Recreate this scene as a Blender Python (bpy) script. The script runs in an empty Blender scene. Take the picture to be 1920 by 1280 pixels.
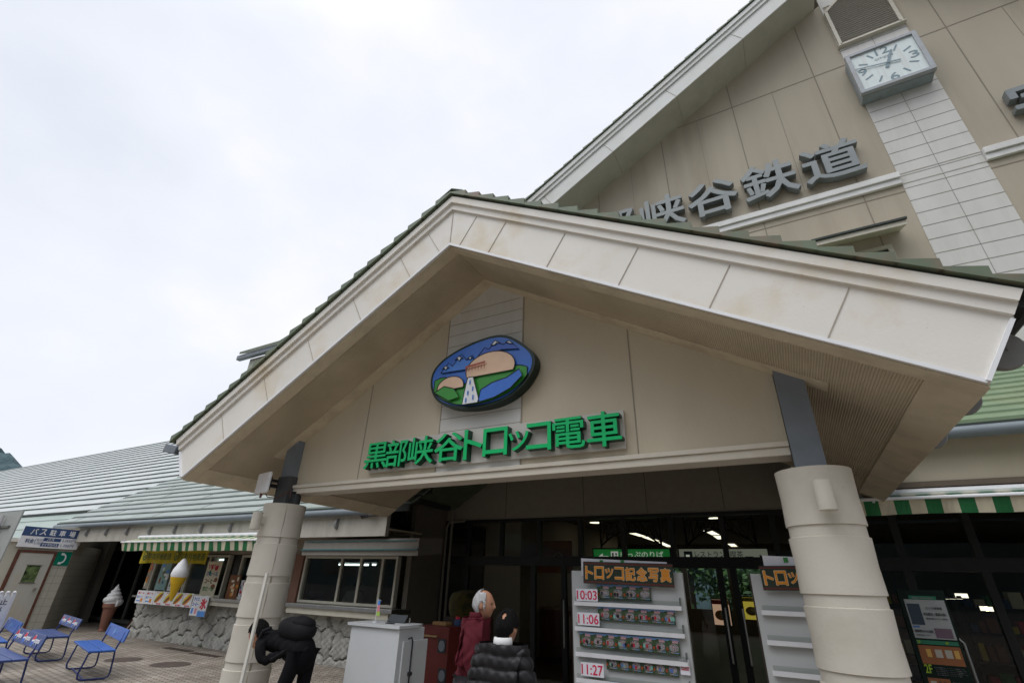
import bpy, bmesh, math, random
import numpy as np
from mathutils import Vector, Matrix
random.seed(7); np.random.seed(7)
S = bpy.context.scene
COL = S.collection
rad = math.radians

# ------------------------------------------------------------------ camera
F_PX, PITCH, ROLL, YAW, EYE = 886.73, rad(27.01), rad(1.825), rad(29.05), 1.6
cp, sp, cy, sy = math.cos(PITCH), math.sin(PITCH), math.cos(YAW), math.sin(YAW)
FW = Vector((-sy*cp, cy*cp, sp)); RT = Vector((cy, sy, 0)); UP = RT.cross(FW)
CR = RT*math.cos(ROLL) + UP*math.sin(ROLL); CU = UP*math.cos(ROLL) - RT*math.sin(ROLL)
cam = bpy.data.cameras.new('camera'); cam.lens = F_PX/1920*36; cam.sensor_width = 36; cam.sensor_fit = 'HORIZONTAL'
cam.clip_start = 0.05; cam.clip_end = 6000
camo = bpy.data.objects.new('camera', cam); COL.objects.link(camo)
camo.matrix_world = Matrix(((CR.x, CU.x, -FW.x, 0), (CR.y, CU.y, -FW.y, 0), (CR.z, CU.z, -FW.z, EYE), (0, 0, 0, 1)))
S.camera = camo

def P(px, py, X=None, Y=None, Z=None):
    """survey helper: the point on a plane of the building measured from the photograph"""
    d = CR*((px-960)/F_PX) - CU*((py-640)/F_PX) + FW
    if Y is not None: t = Y/d.y
    elif X is not None: t = X/d.x
    else: t = (Z-EYE)/d.z
    return Vector((0, 0, EYE)) + d*t

# ------------------------------------------------------------------ light
SUN_EL, SUN_AZ = rad(67), rad(200)          # high behind the viewer, veiled by cloud
sd = Vector((math.sin(SUN_AZ)*math.cos(SUN_EL), math.cos(SUN_AZ)*math.cos(SUN_EL), math.sin(SUN_EL)))
W = bpy.data.worlds.new('World'); S.world = W; W.use_nodes = True
nt = W.node_tree; nt.nodes.clear()
def nd(t, ty, **k):
    n = t.nodes.new(ty)
    for a, b in k.items(): setattr(n, a, b)
    return n
out = nd(nt, 'ShaderNodeOutputWorld'); bg = nd(nt, 'ShaderNodeBackground'); bg.inputs[1].default_value = 0.1
sky = nd(nt, 'ShaderNodeTexSky', sky_type='NISHITA', sun_disc=False, sun_elevation=SUN_EL, sun_rotation=SUN_AZ)
tc = nd(nt, 'ShaderNodeTexCoord')
mp = nd(nt, 'ShaderNodeMapping'); mp.inputs['Scale'].default_value = (1, 1, 1.6); mp.inputs['Location'].default_value = (.35, .1, .6)
nz = nd(nt, 'ShaderNodeTexNoise'); nz.inputs['Scale'].default_value = 1.7; nz.inputs['Detail'].default_value = 6; nz.inputs['Roughness'].default_value = .5
rp = nd(nt, 'ShaderNodeValToRGB')
rp.color_ramp.elements[0].position = .33; rp.color_ramp.elements[0].color = (.79, .835, .92, 1)
rp.color_ramp.elements[1].position = .62; rp.color_ramp.elements[1].color = (1.0, 1.0, 1.0, 1)
e = rp.color_ramp.elements.new(.52); e.color = (.90, .925, 1.0, 1)
mul = nd(nt, 'ShaderNodeMixRGB', blend_type='MULTIPLY'); mul.inputs[0].default_value = 1; mul.inputs[2].default_value = (10.6, 10.6, 10.6, 1)
mx = nd(nt, 'ShaderNodeMixRGB'); mx.inputs[0].default_value = .93
# added cloud glow round the veiled sun, unseen behind the viewer, lifts the facades
vd = nd(nt, 'ShaderNodeVectorMath', operation='DOT_PRODUCT'); vd.inputs[1].default_value = sd
mr = nd(nt, 'ShaderNodeMapRange', interpolation_type='SMOOTHSTEP')
mr.inputs[1].default_value = .72; mr.inputs[2].default_value = 1.0; mr.inputs[3].default_value = 1.0; mr.inputs[4].default_value = 2.3
ml2 = nd(nt, 'ShaderNodeVectorMath', operation='SCALE')
L = nt.links.new
L(tc.outputs['Generated'], mp.inputs[0]); L(mp.outputs[0], nz.inputs[0]); L(nz.outputs[0], rp.inputs[0]); L(rp.outputs[0], mul.inputs[1])
L(sky.outputs[0], mx.inputs[1]); L(mul.outputs[0], mx.inputs[2])
L(tc.outputs['Generated'], vd.inputs[0]); L(vd.outputs['Value'], mr.inputs[0]); L(mx.outputs[0], ml2.inputs[0]); L(mr.outputs[0], ml2.inputs['Scale'])
L(ml2.outputs[0], bg.inputs[0]); L(bg.outputs[0], out.inputs[0])
sun = bpy.data.lights.new('sun', 'SUN'); sun.energy = 1.2; sun.angle = rad(50); sun.color = (1, .97, .92)
suno = bpy.data.objects.new('sun', sun); COL.objects.link(suno); suno.rotation_euler = (-sd).to_track_quat('-Z', 'Y').to_euler()
S.view_settings.view_transform = 'Standard'; S.view_settings.look = 'None'; S.view_settings.exposure = 0.0; S.view_settings.gamma = 1
S.view_settings.use_curve_mapping = False
S.cycles.max_bounces = 8; S.cycles.transparent_max_bounces = 16

# ------------------------------------------------------------------ materials
MATS = {}
def mat(name, col, rough=.6, var=.12, scale=6, col2=None, bump=0, bscale=40, metal=0, spec=.4, stain=None, stain_scale=1.2, stain_amt=.5, stretch=None, coat=0):
    """procedural surface: base colour broken by two sizes of noise, optional stain colour, fine bump"""
    if name in MATS: return MATS[name]
    m = bpy.data.materials.new(name); m.use_nodes = True; t = m.node_tree; b = t.nodes['Principled BSDF']
    b.inputs['Roughness'].default_value = rough; b.inputs['Metallic'].default_value = metal
    b.inputs['Specular IOR Level'].default_value = spec
    if coat: b.inputs['Coat Weight'].default_value = coat
    c = nd(t, 'ShaderNodeTexCoord'); src = c.outputs['Object']
    if stretch:
        mpp = nd(t, 'ShaderNodeMapping'); mpp.inputs['Scale'].default_value = stretch; t.links.new(src, mpp.inputs[0]); src = mpp.outputs[0]
    n = nd(t, 'ShaderNodeTexNoise'); n.inputs['Scale'].default_value = scale; n.inputs['Detail'].default_value = 5
    t.links.new(src, n.inputs[0])
    r = nd(t, 'ShaderNodeValToRGB')
    c1 = [max(0, x*(1-var)) for x in col]; c2 = col2 or [min(1, x*(1+var)) for x in col]
    r.color_ramp.elements[0].position = .3; r.color_ramp.elements[0].color = (*c1, 1)
    r.color_ramp.elements[1].position = .7; r.color_ramp.elements[1].color = (*c2, 1)
    t.links.new(n.outputs[0], r.inputs[0]); last = r.outputs[0]
    if stain:
        n2 = nd(t, 'ShaderNodeTexNoise'); n2.inputs['Scale'].default_value = stain_scale; n2.inputs['Detail'].default_value = 8; n2.inputs['Roughness'].default_value = .62
        t.links.new(src, n2.inputs[0])
        r2 = nd(t, 'ShaderNodeValToRGB'); r2.color_ramp.elements[0].position = .48; r2.color_ramp.elements[0].color = (0, 0, 0, 1)
        r2.color_ramp.elements[1].position = .68; r2.color_ramp.elements[1].color = (stain_amt,)*3+(1,)
        t.links.new(n2.outputs[0], r2.inputs[0])
        m2 = nd(t, 'ShaderNodeMixRGB'); m2.inputs[2].default_value = (*stain, 1)
        t.links.new(r2.outputs[0], m2.inputs[0]); t.links.new(last, m2.inputs[1]); last = m2.outputs[0]
    t.links.new(last, b.inputs['Base Color'])
    if bump:
        n3 = nd(t, 'ShaderNodeTexNoise'); n3.inputs['Scale'].default_value = bscale; n3.inputs['Detail'].default_value = 4
        t.links.new(src, n3.inputs[0]); bp = nd(t, 'ShaderNodeBump'); bp.inputs['Strength'].default_value = bump; bp.inputs['Distance'].default_value = .02
        t.links.new(n3.outputs[0], bp.inputs['Height']); t.links.new(bp.outputs[0], b.inputs['Normal'])
    MATS[name] = m; return m
def specks(m, col, scale=70, lo=.66, amt=.6):
    """small dark flecks of dirt on a painted board"""
    t = m.node_tree; b = t.nodes['Principled BSDF']; src = b.inputs['Base Color'].links[0].from_socket
    c = nd(t, 'ShaderNodeTexCoord'); n = nd(t, 'ShaderNodeTexNoise'); n.inputs['Scale'].default_value = scale; n.inputs['Detail'].default_value = 3
    n2 = nd(t, 'ShaderNodeTexNoise'); n2.inputs['Scale'].default_value = 2.2; r2 = nd(t, 'ShaderNodeMapRange'); r2.inputs[1].default_value = .45; r2.inputs[2].default_value = .7
    r = nd(t, 'ShaderNodeMapRange'); r.inputs[1].default_value = lo; r.inputs[2].default_value = lo+.06; mu = nd(t, 'ShaderNodeMath', operation='MULTIPLY'); m3 = nd(t, 'ShaderNodeMath', operation='MULTIPLY'); m3.inputs[1].default_value = amt
    x = nd(t, 'ShaderNodeMixRGB'); x.inputs[2].default_value = (*col, 1)
    for a, z in ((c.outputs['Object'], n.inputs[0]), (c.outputs['Object'], n2.inputs[0]), (n.outputs[0], r.inputs[0]), (n2.outputs[0], r2.inputs[0]), (r.outputs[0], mu.inputs[0]), (r2.outputs[0], mu.inputs[1]), (mu.outputs[0], m3.inputs[0]), (m3.outputs[0], x.inputs[0]), (src, x.inputs[1]), (x.outputs[0], b.inputs['Base Color'])): t.links.new(a, z)
    return m
def emit(name, col, s):
    if name in MATS: return MATS[name]
    m = bpy.data.materials.new(name); m.use_nodes = True; b = m.node_tree.nodes['Principled BSDF']
    b.inputs['Base Color'].default_value = (*col, 1); b.inputs['Emission Color'].default_value = (*col, 1); b.inputs['Emission Strength'].default_value = s
    MATS[name] = m; return m
def glass(name, tint, refl=1.0, rough=0.0):
    m = bpy.data.materials.new(name); m.use_nodes = True; t = m.node_tree; t.nodes.clear()
    o = nd(t, 'ShaderNodeOutputMaterial'); a = nd(t, 'ShaderNodeBsdfTransparent'); a.inputs[0].default_value = (*tint, 1)
    g = nd(t, 'ShaderNodeBsdfGlossy'); g.inputs['Roughness'].default_value = rough; fr = nd(t, 'ShaderNodeFresnel'); fr.inputs[0].default_value = 1.45
    mu = nd(t, 'ShaderNodeMath', operation='MULTIPLY'); mu.inputs[1].default_value = refl
    x = nd(t, 'ShaderNodeMixShader'); t.links.new(fr.outputs[0], mu.inputs[0]); t.links.new(mu.outputs[0], x.inputs[0])
    t.links.new(a.outputs[0], x.inputs[1]); t.links.new(g.outputs[0], x.inputs[2]); t.links.new(x.outputs[0], o.inputs[0])
    MATS[name] = m; return m
def flat(name, col, rough=.55): return mat(name, col, rough, var=.05, scale=9)

WALL = mat('beige_render', (.58, .51, .39), .8, .05, 1.2, bump=.15, bscale=60, stain=(.47, .405, .30), stain_scale=.7, stain_amt=.5, stretch=(1, 1, .25))
WALLD = mat('porch_wall_paint', (.42, .38, .31), .85, .04, 2)
FASC = specks(mat('fascia_white_paint', (.765, .735, .68), .55, .035, 1.5, stain=(.64, .545, .39), stain_scale=1.6, stain_amt=.75, bump=.05), (.30, .25, .18))
UPWALL = mat('upper_render', (.43, .38, .30), .8, .06, 1.0, bump=.15, bscale=60, stain=(.33, .285, .215), stain_scale=.8, stain_amt=.6, stretch=(1.6, 1, .16))
TRIM = mat('trim_cream', (.66, .61, .52), .6, .05, 2, stain=(.52, .45, .35), stain_scale=2, stain_amt=.5)
WHITEMETAL = mat('white_metal', (.8, .81, .83), .4, .04, 4)
SOFB = mat('soffit_border', (.66, .57, .42), .8, .06, 4, bump=.25, bscale=120, stain=(.38, .33, .25), stain_scale=3)
SIDING = mat('white_siding', (.62, .61, .58), .6, .04, 1.2, stain=(.5, .48, .44), stain_scale=1.1, stain_amt=.5, stretch=(2, 2, .4))
JOINT = flat('dark_joint', (.24, .225, .20), .9)
VERGE = mat('verge_white', (.66, .67, .65), .55, .03, 1.5, stain=(.56, .55, .50), stain_scale=1.4, stain_amt=.5)
JOINTF = flat('fine_joint', (.33, .29, .235), .9)
TILE = mat('green_metal_tile', (.125, .16, .105), .5, .15, 5, stain=(.20, .20, .13), stain_scale=1.6, stain_amt=.6)
TILER = mat('worn_green_tile', (.125, .16, .105), .5, .15, 5, stain=(.27, .13, .10), stain_scale=3.5, stain_amt=.55)
ROOFM = mat('pale_roof_metal', (.44, .475, .46), .32, .1, 1.1, stain=(.32, .36, .34), stain_scale=.8, stain_amt=.7, spec=.6)
ROOFM2 = mat('greyed_roof_metal', (.25, .295, .265), .38, .16, 1.6, stain=(.34, .375, .35), stain_scale=.9, stain_amt=.6, spec=.6)
ROOFG = mat('light_green_roof', (.18, .25, .15), .42, .1, 3, stain=(.27, .29, .15), stain_scale=.8, stain_amt=.6)
RISER = flat('roof_step_shadow_gap', (.035, .045, .04), .7)  # shade under the roof steps put into a near-black colour
STEEL = mat('grey_blue_steel', (.19, .215, .245), .5, .06, 4, stain=(.15, .165, .18), stain_scale=3)
GUTTER = mat('grey_gutter', (.17, .20, .22), .45, .08, 4)
CONC = specks(mat('painted_concrete_pillar', (.60, .56, .485), .6, .03, 2, bump=.08, bscale=35, stain=(.48, .44, .36), stain_scale=1.6, stain_amt=.6), (.33, .29, .22), 45, .68, .5)
LGREY = mat('letter_steel', (.20, .222, .225), .42, .06, 4, metal=.2)
LGREEN = mat('letter_green', (.0, .50, .145), .35, .04, 4)
LEDGE = flat('letter_edge_green', (.005, .05, .025), .4)
BLACKF = mat('dark_frame', (.014, .014, .015), .4, .2, 8)
DARKWOOD = mat('dark_wood', (.035, .02, .013), .6, .3, 6)
GREYP = mat('grey_bracket', (.25, .25, .245), .7, .08, 8)
GLASSF = glass('storefront_glass', (.78, .80, .78), .9)
GLASSW = glass('window_glass', (.72, .75, .72), .8)
FRAMEC = mat('cream_window_frame', (.55, .52, .43), .5, .06, 5)
STAINL = mat('stainless', (.45, .44, .42), .3, .1, 6, metal=.9)
WHITE = flat('white_board', (.78, .78, .80), .5)
PAPER = flat('white_paper', (.82, .82, .88), .7)
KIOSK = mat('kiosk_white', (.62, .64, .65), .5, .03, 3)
RED = flat('print_red', (.62, .03, .06)); BLUE = flat('print_blue', (.04, .14, .55)); NAVY = flat('print_navy', (.035, .075, .19))
BLACK = flat('print_black', (.03, .03, .035)); ORANGE = flat('print_orange', (.75, .28, .025)); YEL = flat('print_yellow', (.78, .56, .02))
GRN = flat('print_green', (.05, .28, .07)); PINK = flat('print_pink', (.75, .28, .33)); CREAM = flat('print_cream', (.8, .74, .55))
TAN = flat('print_tan', (.78, .50, .28)); SKYB = flat('print_sky', (.10, .30, .75)); BROWN = flat('print_brown', (.25, .09, .03)); PALEG = flat('print_palegreen', (.42, .62, .12))
DKG = flat('print_darkgreen', (.018, .04, .025)); LIME = flat('print_lime', (.35, .55, .02))

# ------------------------------------------------------------------ mesh helpers
ORG = {}
class MB:
    def __init__(s): s.v = []; s.f = []; s.m = []
    def add(s, vs, fs, m=0):
        o = len(s.v); s.v += [tuple(v) for v in vs]; s.f += [tuple(i+o for i in f) for f in fs]; s.m += [m]*len(fs); return s
    def box(s, lo, hi, m=0):
        (a, b, c), (d, e, f) = lo, hi
        return s.add([(a,b,c),(d,b,c),(d,e,c),(a,e,c),(a,b,f),(d,b,f),(d,e,f),(a,e,f)], [(3,2,1,0),(4,5,6,7),(0,1,5,4),(1,2,6,5),(2,3,7,6),(3,0,4,7)], m)
    def obox(s, c, u, v, n, m=0):
        """box centred at c with half-axis vectors u, v, n"""
        c, u, v, n = map(Vector, (c, u, v, n))
        pts = [c-u-v-n, c+u-v-n, c+u+v-n, c-u+v-n, c-u-v+n, c+u-v+n, c+u+v+n, c-u+v+n]
        return s.add(pts, [(3,2,1,0),(4,5,6,7),(0,1,5,4),(1,2,6,5),(2,3,7,6),(3,0,4,7)], m)
    def quad(s, a, b, c, d, m=0): return s.add([a, b, c, d], [(0,1,2,3)], m)
    def poly(s, pts, m=0): return s.add(pts, [tuple(range(len(pts)))], m)
    def prism(s, pts, d, m=0, side=None):
        """polygon (3D points) pushed along vector d"""
        d = Vector(d); n = len(pts); a = [Vector(p) for p in pts]; b = [p+d for p in a]
        s.add(a+b, [tuple(range(n-1, -1, -1)), tuple(range(n, 2*n))], m)
        return s.add(a+b, [(i, (i+1) % n, n+(i+1) % n, n+i) for i in range(n)], m if side is None else side)
    def xz(s, poly, y0, y1, m=0, side=None): return s.prism([(x, y0, z) for x, z in poly], (0, y1-y0, 0), m, side)
    def yz(s, poly, x0, x1, m=0, side=None): return s.prism([(x0, y, z) for y, z in poly], (x1-x0, 0, 0), m, side)
    def tube(s, path, r, n=8, m=0, cap=True):
        path = [Vector(p) for p in path]; rs = r if isinstance(r, (list, tuple)) else [r]*len(path)
        o = len(s.v); prev = None
        for i, p in enumerate(path):
            t = (path[min(i+1, len(path)-1)] - path[max(i-1, 0)]).normalized()
            if prev is None: a = t.cross(Vector((0, 0, 1)) if abs(t.z) < .9 else Vector((1, 0, 0))).normalized()
            else: a = (prev - t*prev.dot(t)).normalized()
            prev = a; b = t.cross(a)
            for k in range(n):
                q = 2*math.pi*k/n; s.v.append(tuple(p + (a*math.cos(q)+b*math.sin(q))*rs[i]))
        for i in range(len(path)-1):
            for k in range(n):
                k2 = (k+1) % n; s.f.append((o+i*n+k, o+i*n+k2, o+(i+1)*n+k2, o+(i+1)*n+k)); s.m.append(m)
        if cap:
            s.f.append(tuple(o+k for k in range(n-1, -1, -1))); s.m.append(m)
            e = o+(len(path)-1)*n; s.f.append(tuple(e+k for k in range(n))); s.m.append(m)
        return s
    def lathe(s, prof, c, n=32, m=0, axis=None):
        """profile [(r, h)] turned round c (axis = unit vector, default z)"""
        c = Vector(c); ax = Vector(axis or (0, 0, 1)).normalized(); a = ax.orthogonal().normalized(); b = ax.cross(a)
        o = len(s.v)
        for r, h in prof:
            for k in range(n):
                q = 2*math.pi*k/n; s.v.append(tuple(c + ax*h + (a*math.cos(q)+b*math.sin(q))*r))
        for i in range(len(prof)-1):
            for k in range(n):
                k2 = (k+1) % n; s.f.append((o+i*n+k, o+i*n+k2, o+(i+1)*n+k2, o+(i+1)*n+k)); s.m.append(m)
        s.f.append(tuple(o+k for k in range(n-1, -1, -1))); s.m.append(m)
        e = o+(len(prof)-1)*n; s.f.append(tuple(e+k for k in range(n))); s.m.append(m)
        return s
    def build(s, name, mats, parent=None, smooth=False, bev=0, angle=35):
        mats = mats if isinstance(mats, (list, tuple)) else [mats]
        V = np.array(s.v, float)
        if parent is not None: org = ORG[parent.name]
        else: org = np.array([(V[:,0].min()+V[:,0].max())/2, (V[:,1].min()+V[:,1].max())/2, V[:,2].min()])
        me = bpy.data.meshes.new(name); me.from_pydata([tuple(v) for v in (V-org)], [], s.f); me.update()
        for q in mats: me.materials.append(q)
        me.polygons.foreach_set('material_index', s.m)
        o = bpy.data.objects.new(name, me); COL.objects.link(o)
        if parent is not None: o.parent = parent
        else: o.location = org
        ORG[o.name] = org
        if smooth:
            me.polygons.foreach_set('use_smooth', [True]*len(me.polygons))
            try: me.set_sharp_from_angle(angle=rad(angle))
            except Exception: pass
        if bev:
            b = o.modifiers.new('bevel', 'BEVEL'); b.width = bev; b.segments = 2; b.limit_method = 'ANGLE'; b.angle_limit = rad(40)
        return o
def build_each(mb, name, mats, parent):
    """every box or pane of the builder becomes a part of its own"""
    i = 0
    while i < len(mb.f):
        k = 6 if (i+1 < len(mb.f) and set(mb.f[i]) != set() and len(set(sum((list(f) for f in mb.f[i:i+6]), []))) == 8) else 1
        fs = mb.f[i:i+k]; idx = sorted(set(sum((list(f) for f in fs), []))); mp_ = {a: b for b, a in enumerate(idx)}
        q = MB(); q.v = [mb.v[a] for a in idx]; q.f = [tuple(mp_[a] for a in f) for f in fs]; q.m = mb.m[i:i+k]; q.build(name, mats, parent); i += k
def tag(o, label, cat, group=None, kind=None):
    if label: o['label'] = label
    if cat: o['category'] = cat
    if group: o['group'] = group
    if kind: o['kind'] = kind
    return o
def thing(name, loc, label, cat, group=None):
    o = bpy.data.objects.new(name, None); COL.objects.link(o); o.location = loc; o.empty_display_size = .2
    ORG[o.name] = np.array(loc, float); return tag(o, label, cat, group)
def struct(o): o['kind'] = 'structure'; return o
def copy_tree(root, loc, rotz):
    r = root.copy(); COL.objects.link(r); r.location = loc; r.rotation_euler = (0, 0, rotz)
    for ch in list(root.children):
        c = ch.copy(); COL.objects.link(c); c.parent = r
        for g in ch.children:
            d = g.copy(); COL.objects.link(d); d.parent = c
    return r
_tc = {}
def glyphs(body, bold=0.0, res=3):
    k = (body, bold, res)
    if k in _tc: return _tc[k]
    c = bpy.data.curves.new('t', 'FONT'); c.body = body; c.offset = bold; c.resolution_u = res; c.extrude = .5
    o = bpy.data.objects.new('t', c); COL.objects.link(o)
    bpy.context.view_layer.update()
    m = bpy.data.meshes.new_from_object(o.evaluated_get(bpy.context.evaluated_depsgraph_get()))
    V = np.array([v.co[:] for v in m.vertices]) if len(m.vertices) else np.zeros((1, 3)); Fs = [tuple(p.vertices) for p in m.polygons]
    bpy.data.objects.remove(o); bpy.data.curves.remove(c); bpy.data.meshes.remove(m)
    _tc[k] = (V, Fs); return _tc[k]
def text(mb, body, c, w, h, u=(1,0,0), v=(0,0,1), depth=.002, bold=0.0, m=0, em=False, res=3):
    """lay lettering in a w x h rectangle centred at c (u right, v up); em=True keeps the full character cell;
    bold thickens the strokes by laying shifted copies a hair apart in depth"""
    V, Fs = glyphs(body, 0.0, res)
    u, v = Vector(u).normalized(), Vector(v).normalized(); n = u.cross(v); c = Vector(c)
    x0, x1 = (V[:,0].min(), V[:,0].max()); y0, y1 = (V[:,1].min(), V[:,1].max())
    if em: x0, x1, y0, y1 = 0, len(body)*1.0, -.12, .88
    w2, h2 = max(w-2*bold*h, w*.7), h-2*bold*h
    sx = w2/max(x1-x0, 1e-6); sz = h2/max(y1-y0, 1e-6)
    sh = [(0, 0)] if bold <= 0 else [(math.cos(k*math.pi/4), math.sin(k*math.pi/4)) for k in range(8)]
    for i, (dx, dz) in enumerate(sh):
        o = n*(.00012*i*max(1, depth/.02)); dd = u*(dx*bold*h)+v*(dz*bold*h)+o
        mb.add([c+dd+u*((p[0]-(x0+x1)/2)*sx)+v*((p[1]-(y0+y1)/2)*sz)+n*((p[2]+.5)*depth) for p in V], Fs, m)
    return mb
def rect(mb, c, w, h, u=(1,0,0), v=(0,0,1), off=0.0, m=0):
    u, v = Vector(u).normalized(), Vector(v).normalized(); n = u.cross(v); c = Vector(c)+n*off; u = u*(w/2); v = v*(h/2)
    return mb.quad(c-u-v, c+u-v, c+u+v, c-u+v, m)
def disc(mb, c, rx, rz, u=(1,0,0), v=(0,0,1), off=0.0, m=0, n=20):
    u, v = Vector(u).normalized(), Vector(v).normalized(); w = u.cross(v); c = Vector(c)+w*off
    return mb.poly([c+u*(rx*math.cos(2*math.pi*k/n))+v*(rz*math.sin(2*math.pi*k/n)) for k in range(n)], m)
# ================================================================== ground and far land
def ground_mat():
    m = bpy.data.materials.new('paver_bricks'); m.use_nodes = True; t = m.node_tree; b = t.nodes['Principled BSDF']; b.inputs['Roughness'].default_value = .85
    c = nd(t, 'ShaderNodeTexCoord'); mp = nd(t, 'ShaderNodeMapping'); mp.inputs['Rotation'].default_value = (0, 0, rad(8))
    br = nd(t, 'ShaderNodeTexBrick'); br.inputs['Scale'].default_value = 1; br.inputs['Brick Width'].default_value = .24; br.inputs['Row Height'].default_value = .12
    br.inputs['Mortar Size'].default_value = .010; br.inputs['Color1'].default_value = (.24, .205, .17, 1); br.inputs['Color2'].default_value = (.32, .29, .25, 1); br.inputs['Mortar'].default_value = (.085, .06, .045, 1)
    n = nd(t, 'ShaderNodeTexNoise'); n.inputs['Scale'].default_value = 1.1; n.inputs['Detail'].default_value = 6
    r = nd(t, 'ShaderNodeValToRGB'); r.color_ramp.elements[0].position = .3; r.color_ramp.elements[0].color = (.62, .6, .57, 1); r.color_ramp.elements[1].position = .7; r.color_ramp.elements[1].color = (1.1, 1.1, 1.08, 1)
    mu = nd(t, 'ShaderNodeMixRGB', blend_type='MULTIPLY'); mu.inputs[0].default_value = 1
    bp = nd(t, 'ShaderNodeBump'); bp.inputs['Strength'].default_value = .6; bp.inputs['Distance'].default_value = .006; bp.invert = True
    sp_ = nd(t, 'ShaderNodeSeparateXYZ'); pp = nd(t, 'ShaderNodeMath', operation='PINGPONG'); pp.inputs[1].default_value = .06; ad = nd(t, 'ShaderNodeMath', operation='MULTIPLY_ADD'); ad.inputs[1].default_value = .8; cb_ = nd(t, 'ShaderNodeCombineXYZ')
    for a, z in ((mp.outputs[0], sp_.inputs[0]), (sp_.outputs[0], pp.inputs[0]), (pp.outputs[0], ad.inputs[0]), (sp_.outputs[1], ad.inputs[2]), (sp_.outputs[0], cb_.inputs[0]), (ad.outputs[0], cb_.inputs[1])): t.links.new(a, z)
    for a, z in ((c.outputs['Object'], mp.inputs[0]), (cb_.outputs[0], br.inputs[0]), (c.outputs['Object'], n.inputs[0]), (n.outputs[0], r.inputs[0]), (br.outputs[0], mu.inputs[1]), (r.outputs[0], mu.inputs[2]), (mu.outputs[0], b.inputs['Base Color']), (br.outputs['Fac'], bp.inputs['Height']), (bp.outputs[0], b.inputs['Normal'])): t.links.new(a, z)
    return m
struct(MB().quad((-34, -14, 0), (22, -14, 0), (22, 9.8, 0), (-34, 9.8, 0)).build('pavement', ground_mat()))
struct(MB().quad((-3000, -3000, -.012), (3000, -3000, -.012), (3000, 3000, -.012), (-3000, 3000, -.012)).build('ground', mat('asphalt', (.10, .10, .098), .9, .2, 3, bump=.2)))
FOREST = mat('forest_cover', (.042, .075, .085), .95, .45, .09, bump=1.0, bscale=.3)  # blue haze of distance is put into the forest colour
def ridge(name, pts, base, depth, n=60):
    """a wooded hill: crest heights along a line, falling both ways to the ground"""
    pts = np.array(pts, float); mb = MB(); ts = np.linspace(0, 1, n); rows = []
    tt = np.linspace(0, 1, len(pts))
    for w_ in (0, .25, .5, .75, 1, 1.6, 2.4):
        row = []
        for t in ts:
            x, y, z = (np.interp(t, tt, pts[:, i]) for i in range(3))
            k = math.sin(min(w_, 1)*math.pi/2) if w_ <= 1 else max(0, 1-(w_-1)/1.4)
            jit = (math.sin(t*37)+math.sin(t*91+1)*.6+math.sin(t*211)*.35)*z*.028*k
            row.append((x+base[0]*(w_-1)*depth, y+base[1]*(w_-1)*depth, z*k+jit-.5))
        rows.append(row)
    for i in range(len(rows)-1):
        for j in range(n-1): mb.quad(rows[i][j], rows[i][j+1], rows[i+1][j+1], rows[i+1][j])
    return struct(mb.build(name, FOREST, smooth=True, angle=80))
a = P(0, 848, Y=700); b = P(47, 878, Y=700)
ridge('mountain', [(a.x-900, 700, 400), (a.x-330, 700, 470), (a.x-60, 700, a.z+22), (a.x+30, 700, a.z-3), (b.x, 700, b.z), (b.x+90, 700, b.z-60), (b.x+400, 700, 60)], (0, 1), 350)
ridge('hillside', [(-22, 42, 6), (-10, 42, 7.5), (10, 42, 8), (30, 42, 7.5), (50, 44, 9), (80, 48, 8)], (0, 1), 10)
ridge('hillside', [(-420, -150, 30), (-180, -170, 62), (0, -160, 70), (190, -150, 60), (420, -120, 40)], (0, -1), 90)

# ================================================================== entrance porch
CX, PS, YF, YG = -2.655, .60, 3.30, 4.20           # ridge line, slope, fascia plane, gable plane
ZT, ZB = 5.56, 4.90                                # fascia top and bottom at the ridge
porch = thing('entrance_porch', (CX, YG, 0), 'cream gabled entrance porch with white fascia and green tiled roof on two round pillars', 'porch')
def side_poly(cx, slope, zt, zb, xe, sgn, xi=None):
    """one slope's cross-section: from the ridge (or xi) out to a square-cut end"""
    h = zt-zb; dx = h*slope/(1+slope**2); x0 = 0 if xi is None else xi
    P4 = [(x0, zt-slope*x0), (xe, zt-slope*xe), (xe-dx, zb-slope*(xe-dx)), (x0, zb-slope*x0)]
    return [(cx+sgn*x, z) for x, z in P4]
XE = 4.065
# roof body (slab between soffit and tiles), walls butt into it
mb = MB()
for s in (-1, 1): mb.xz(side_poly(CX, PS, ZT-.02, ZB+.012, XE-.02, s), YF+.03, 7.05 if s < 0 else 7.7)
mb.build('roof_body', DARKWOOD, porch)
# white fascia: main board, two stepped mouldings, metal drip edge
mb = MB()
for s in (-1, 1):
    mb.xz(side_poly(CX, PS, ZT-.17, ZB, XE-.066, s), YF, YF+.03)
    mb.xz(side_poly(CX, PS, ZT-.085, ZT-.172, XE-.034, s), YF-.03, YF+.03)
    mb.xz(side_poly(CX, PS, ZT, ZT-.088, XE, s), YF-.06, YF+.03)
fas = mb.build('fascia', FASC, porch)
mb = MB()
for s in (-1, 1):
    mb.xz(side_poly(CX, PS, ZB+.022, ZB-.006, 4.065-.285, s), YF-.008, YF+.006)
mb.add([], [])
a_, b_ = (CX+4.065-.30, ZB+.03-PS*(4.065-.29)), (CX+4.0, ZT-.19-PS*4.0)
for s in (-1, 1):
    e0 = Vector((CX+s*(XE-.29), YF-.006, ZB-PS*(XE-.285)+.012)); e1 = Vector((CX+s*(XE-.08), YF-.006, ZT-.19-PS*(XE-.075)))
    mb.obox((e0+e1)/2, (e1-e0)/2, Vector((e1.z-e0.z, 0, -(e1.x-e0.x))).normalized()*.011, (0, .012, 0))
mb.build('drip_edge', WHITEMETAL, fas)
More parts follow.
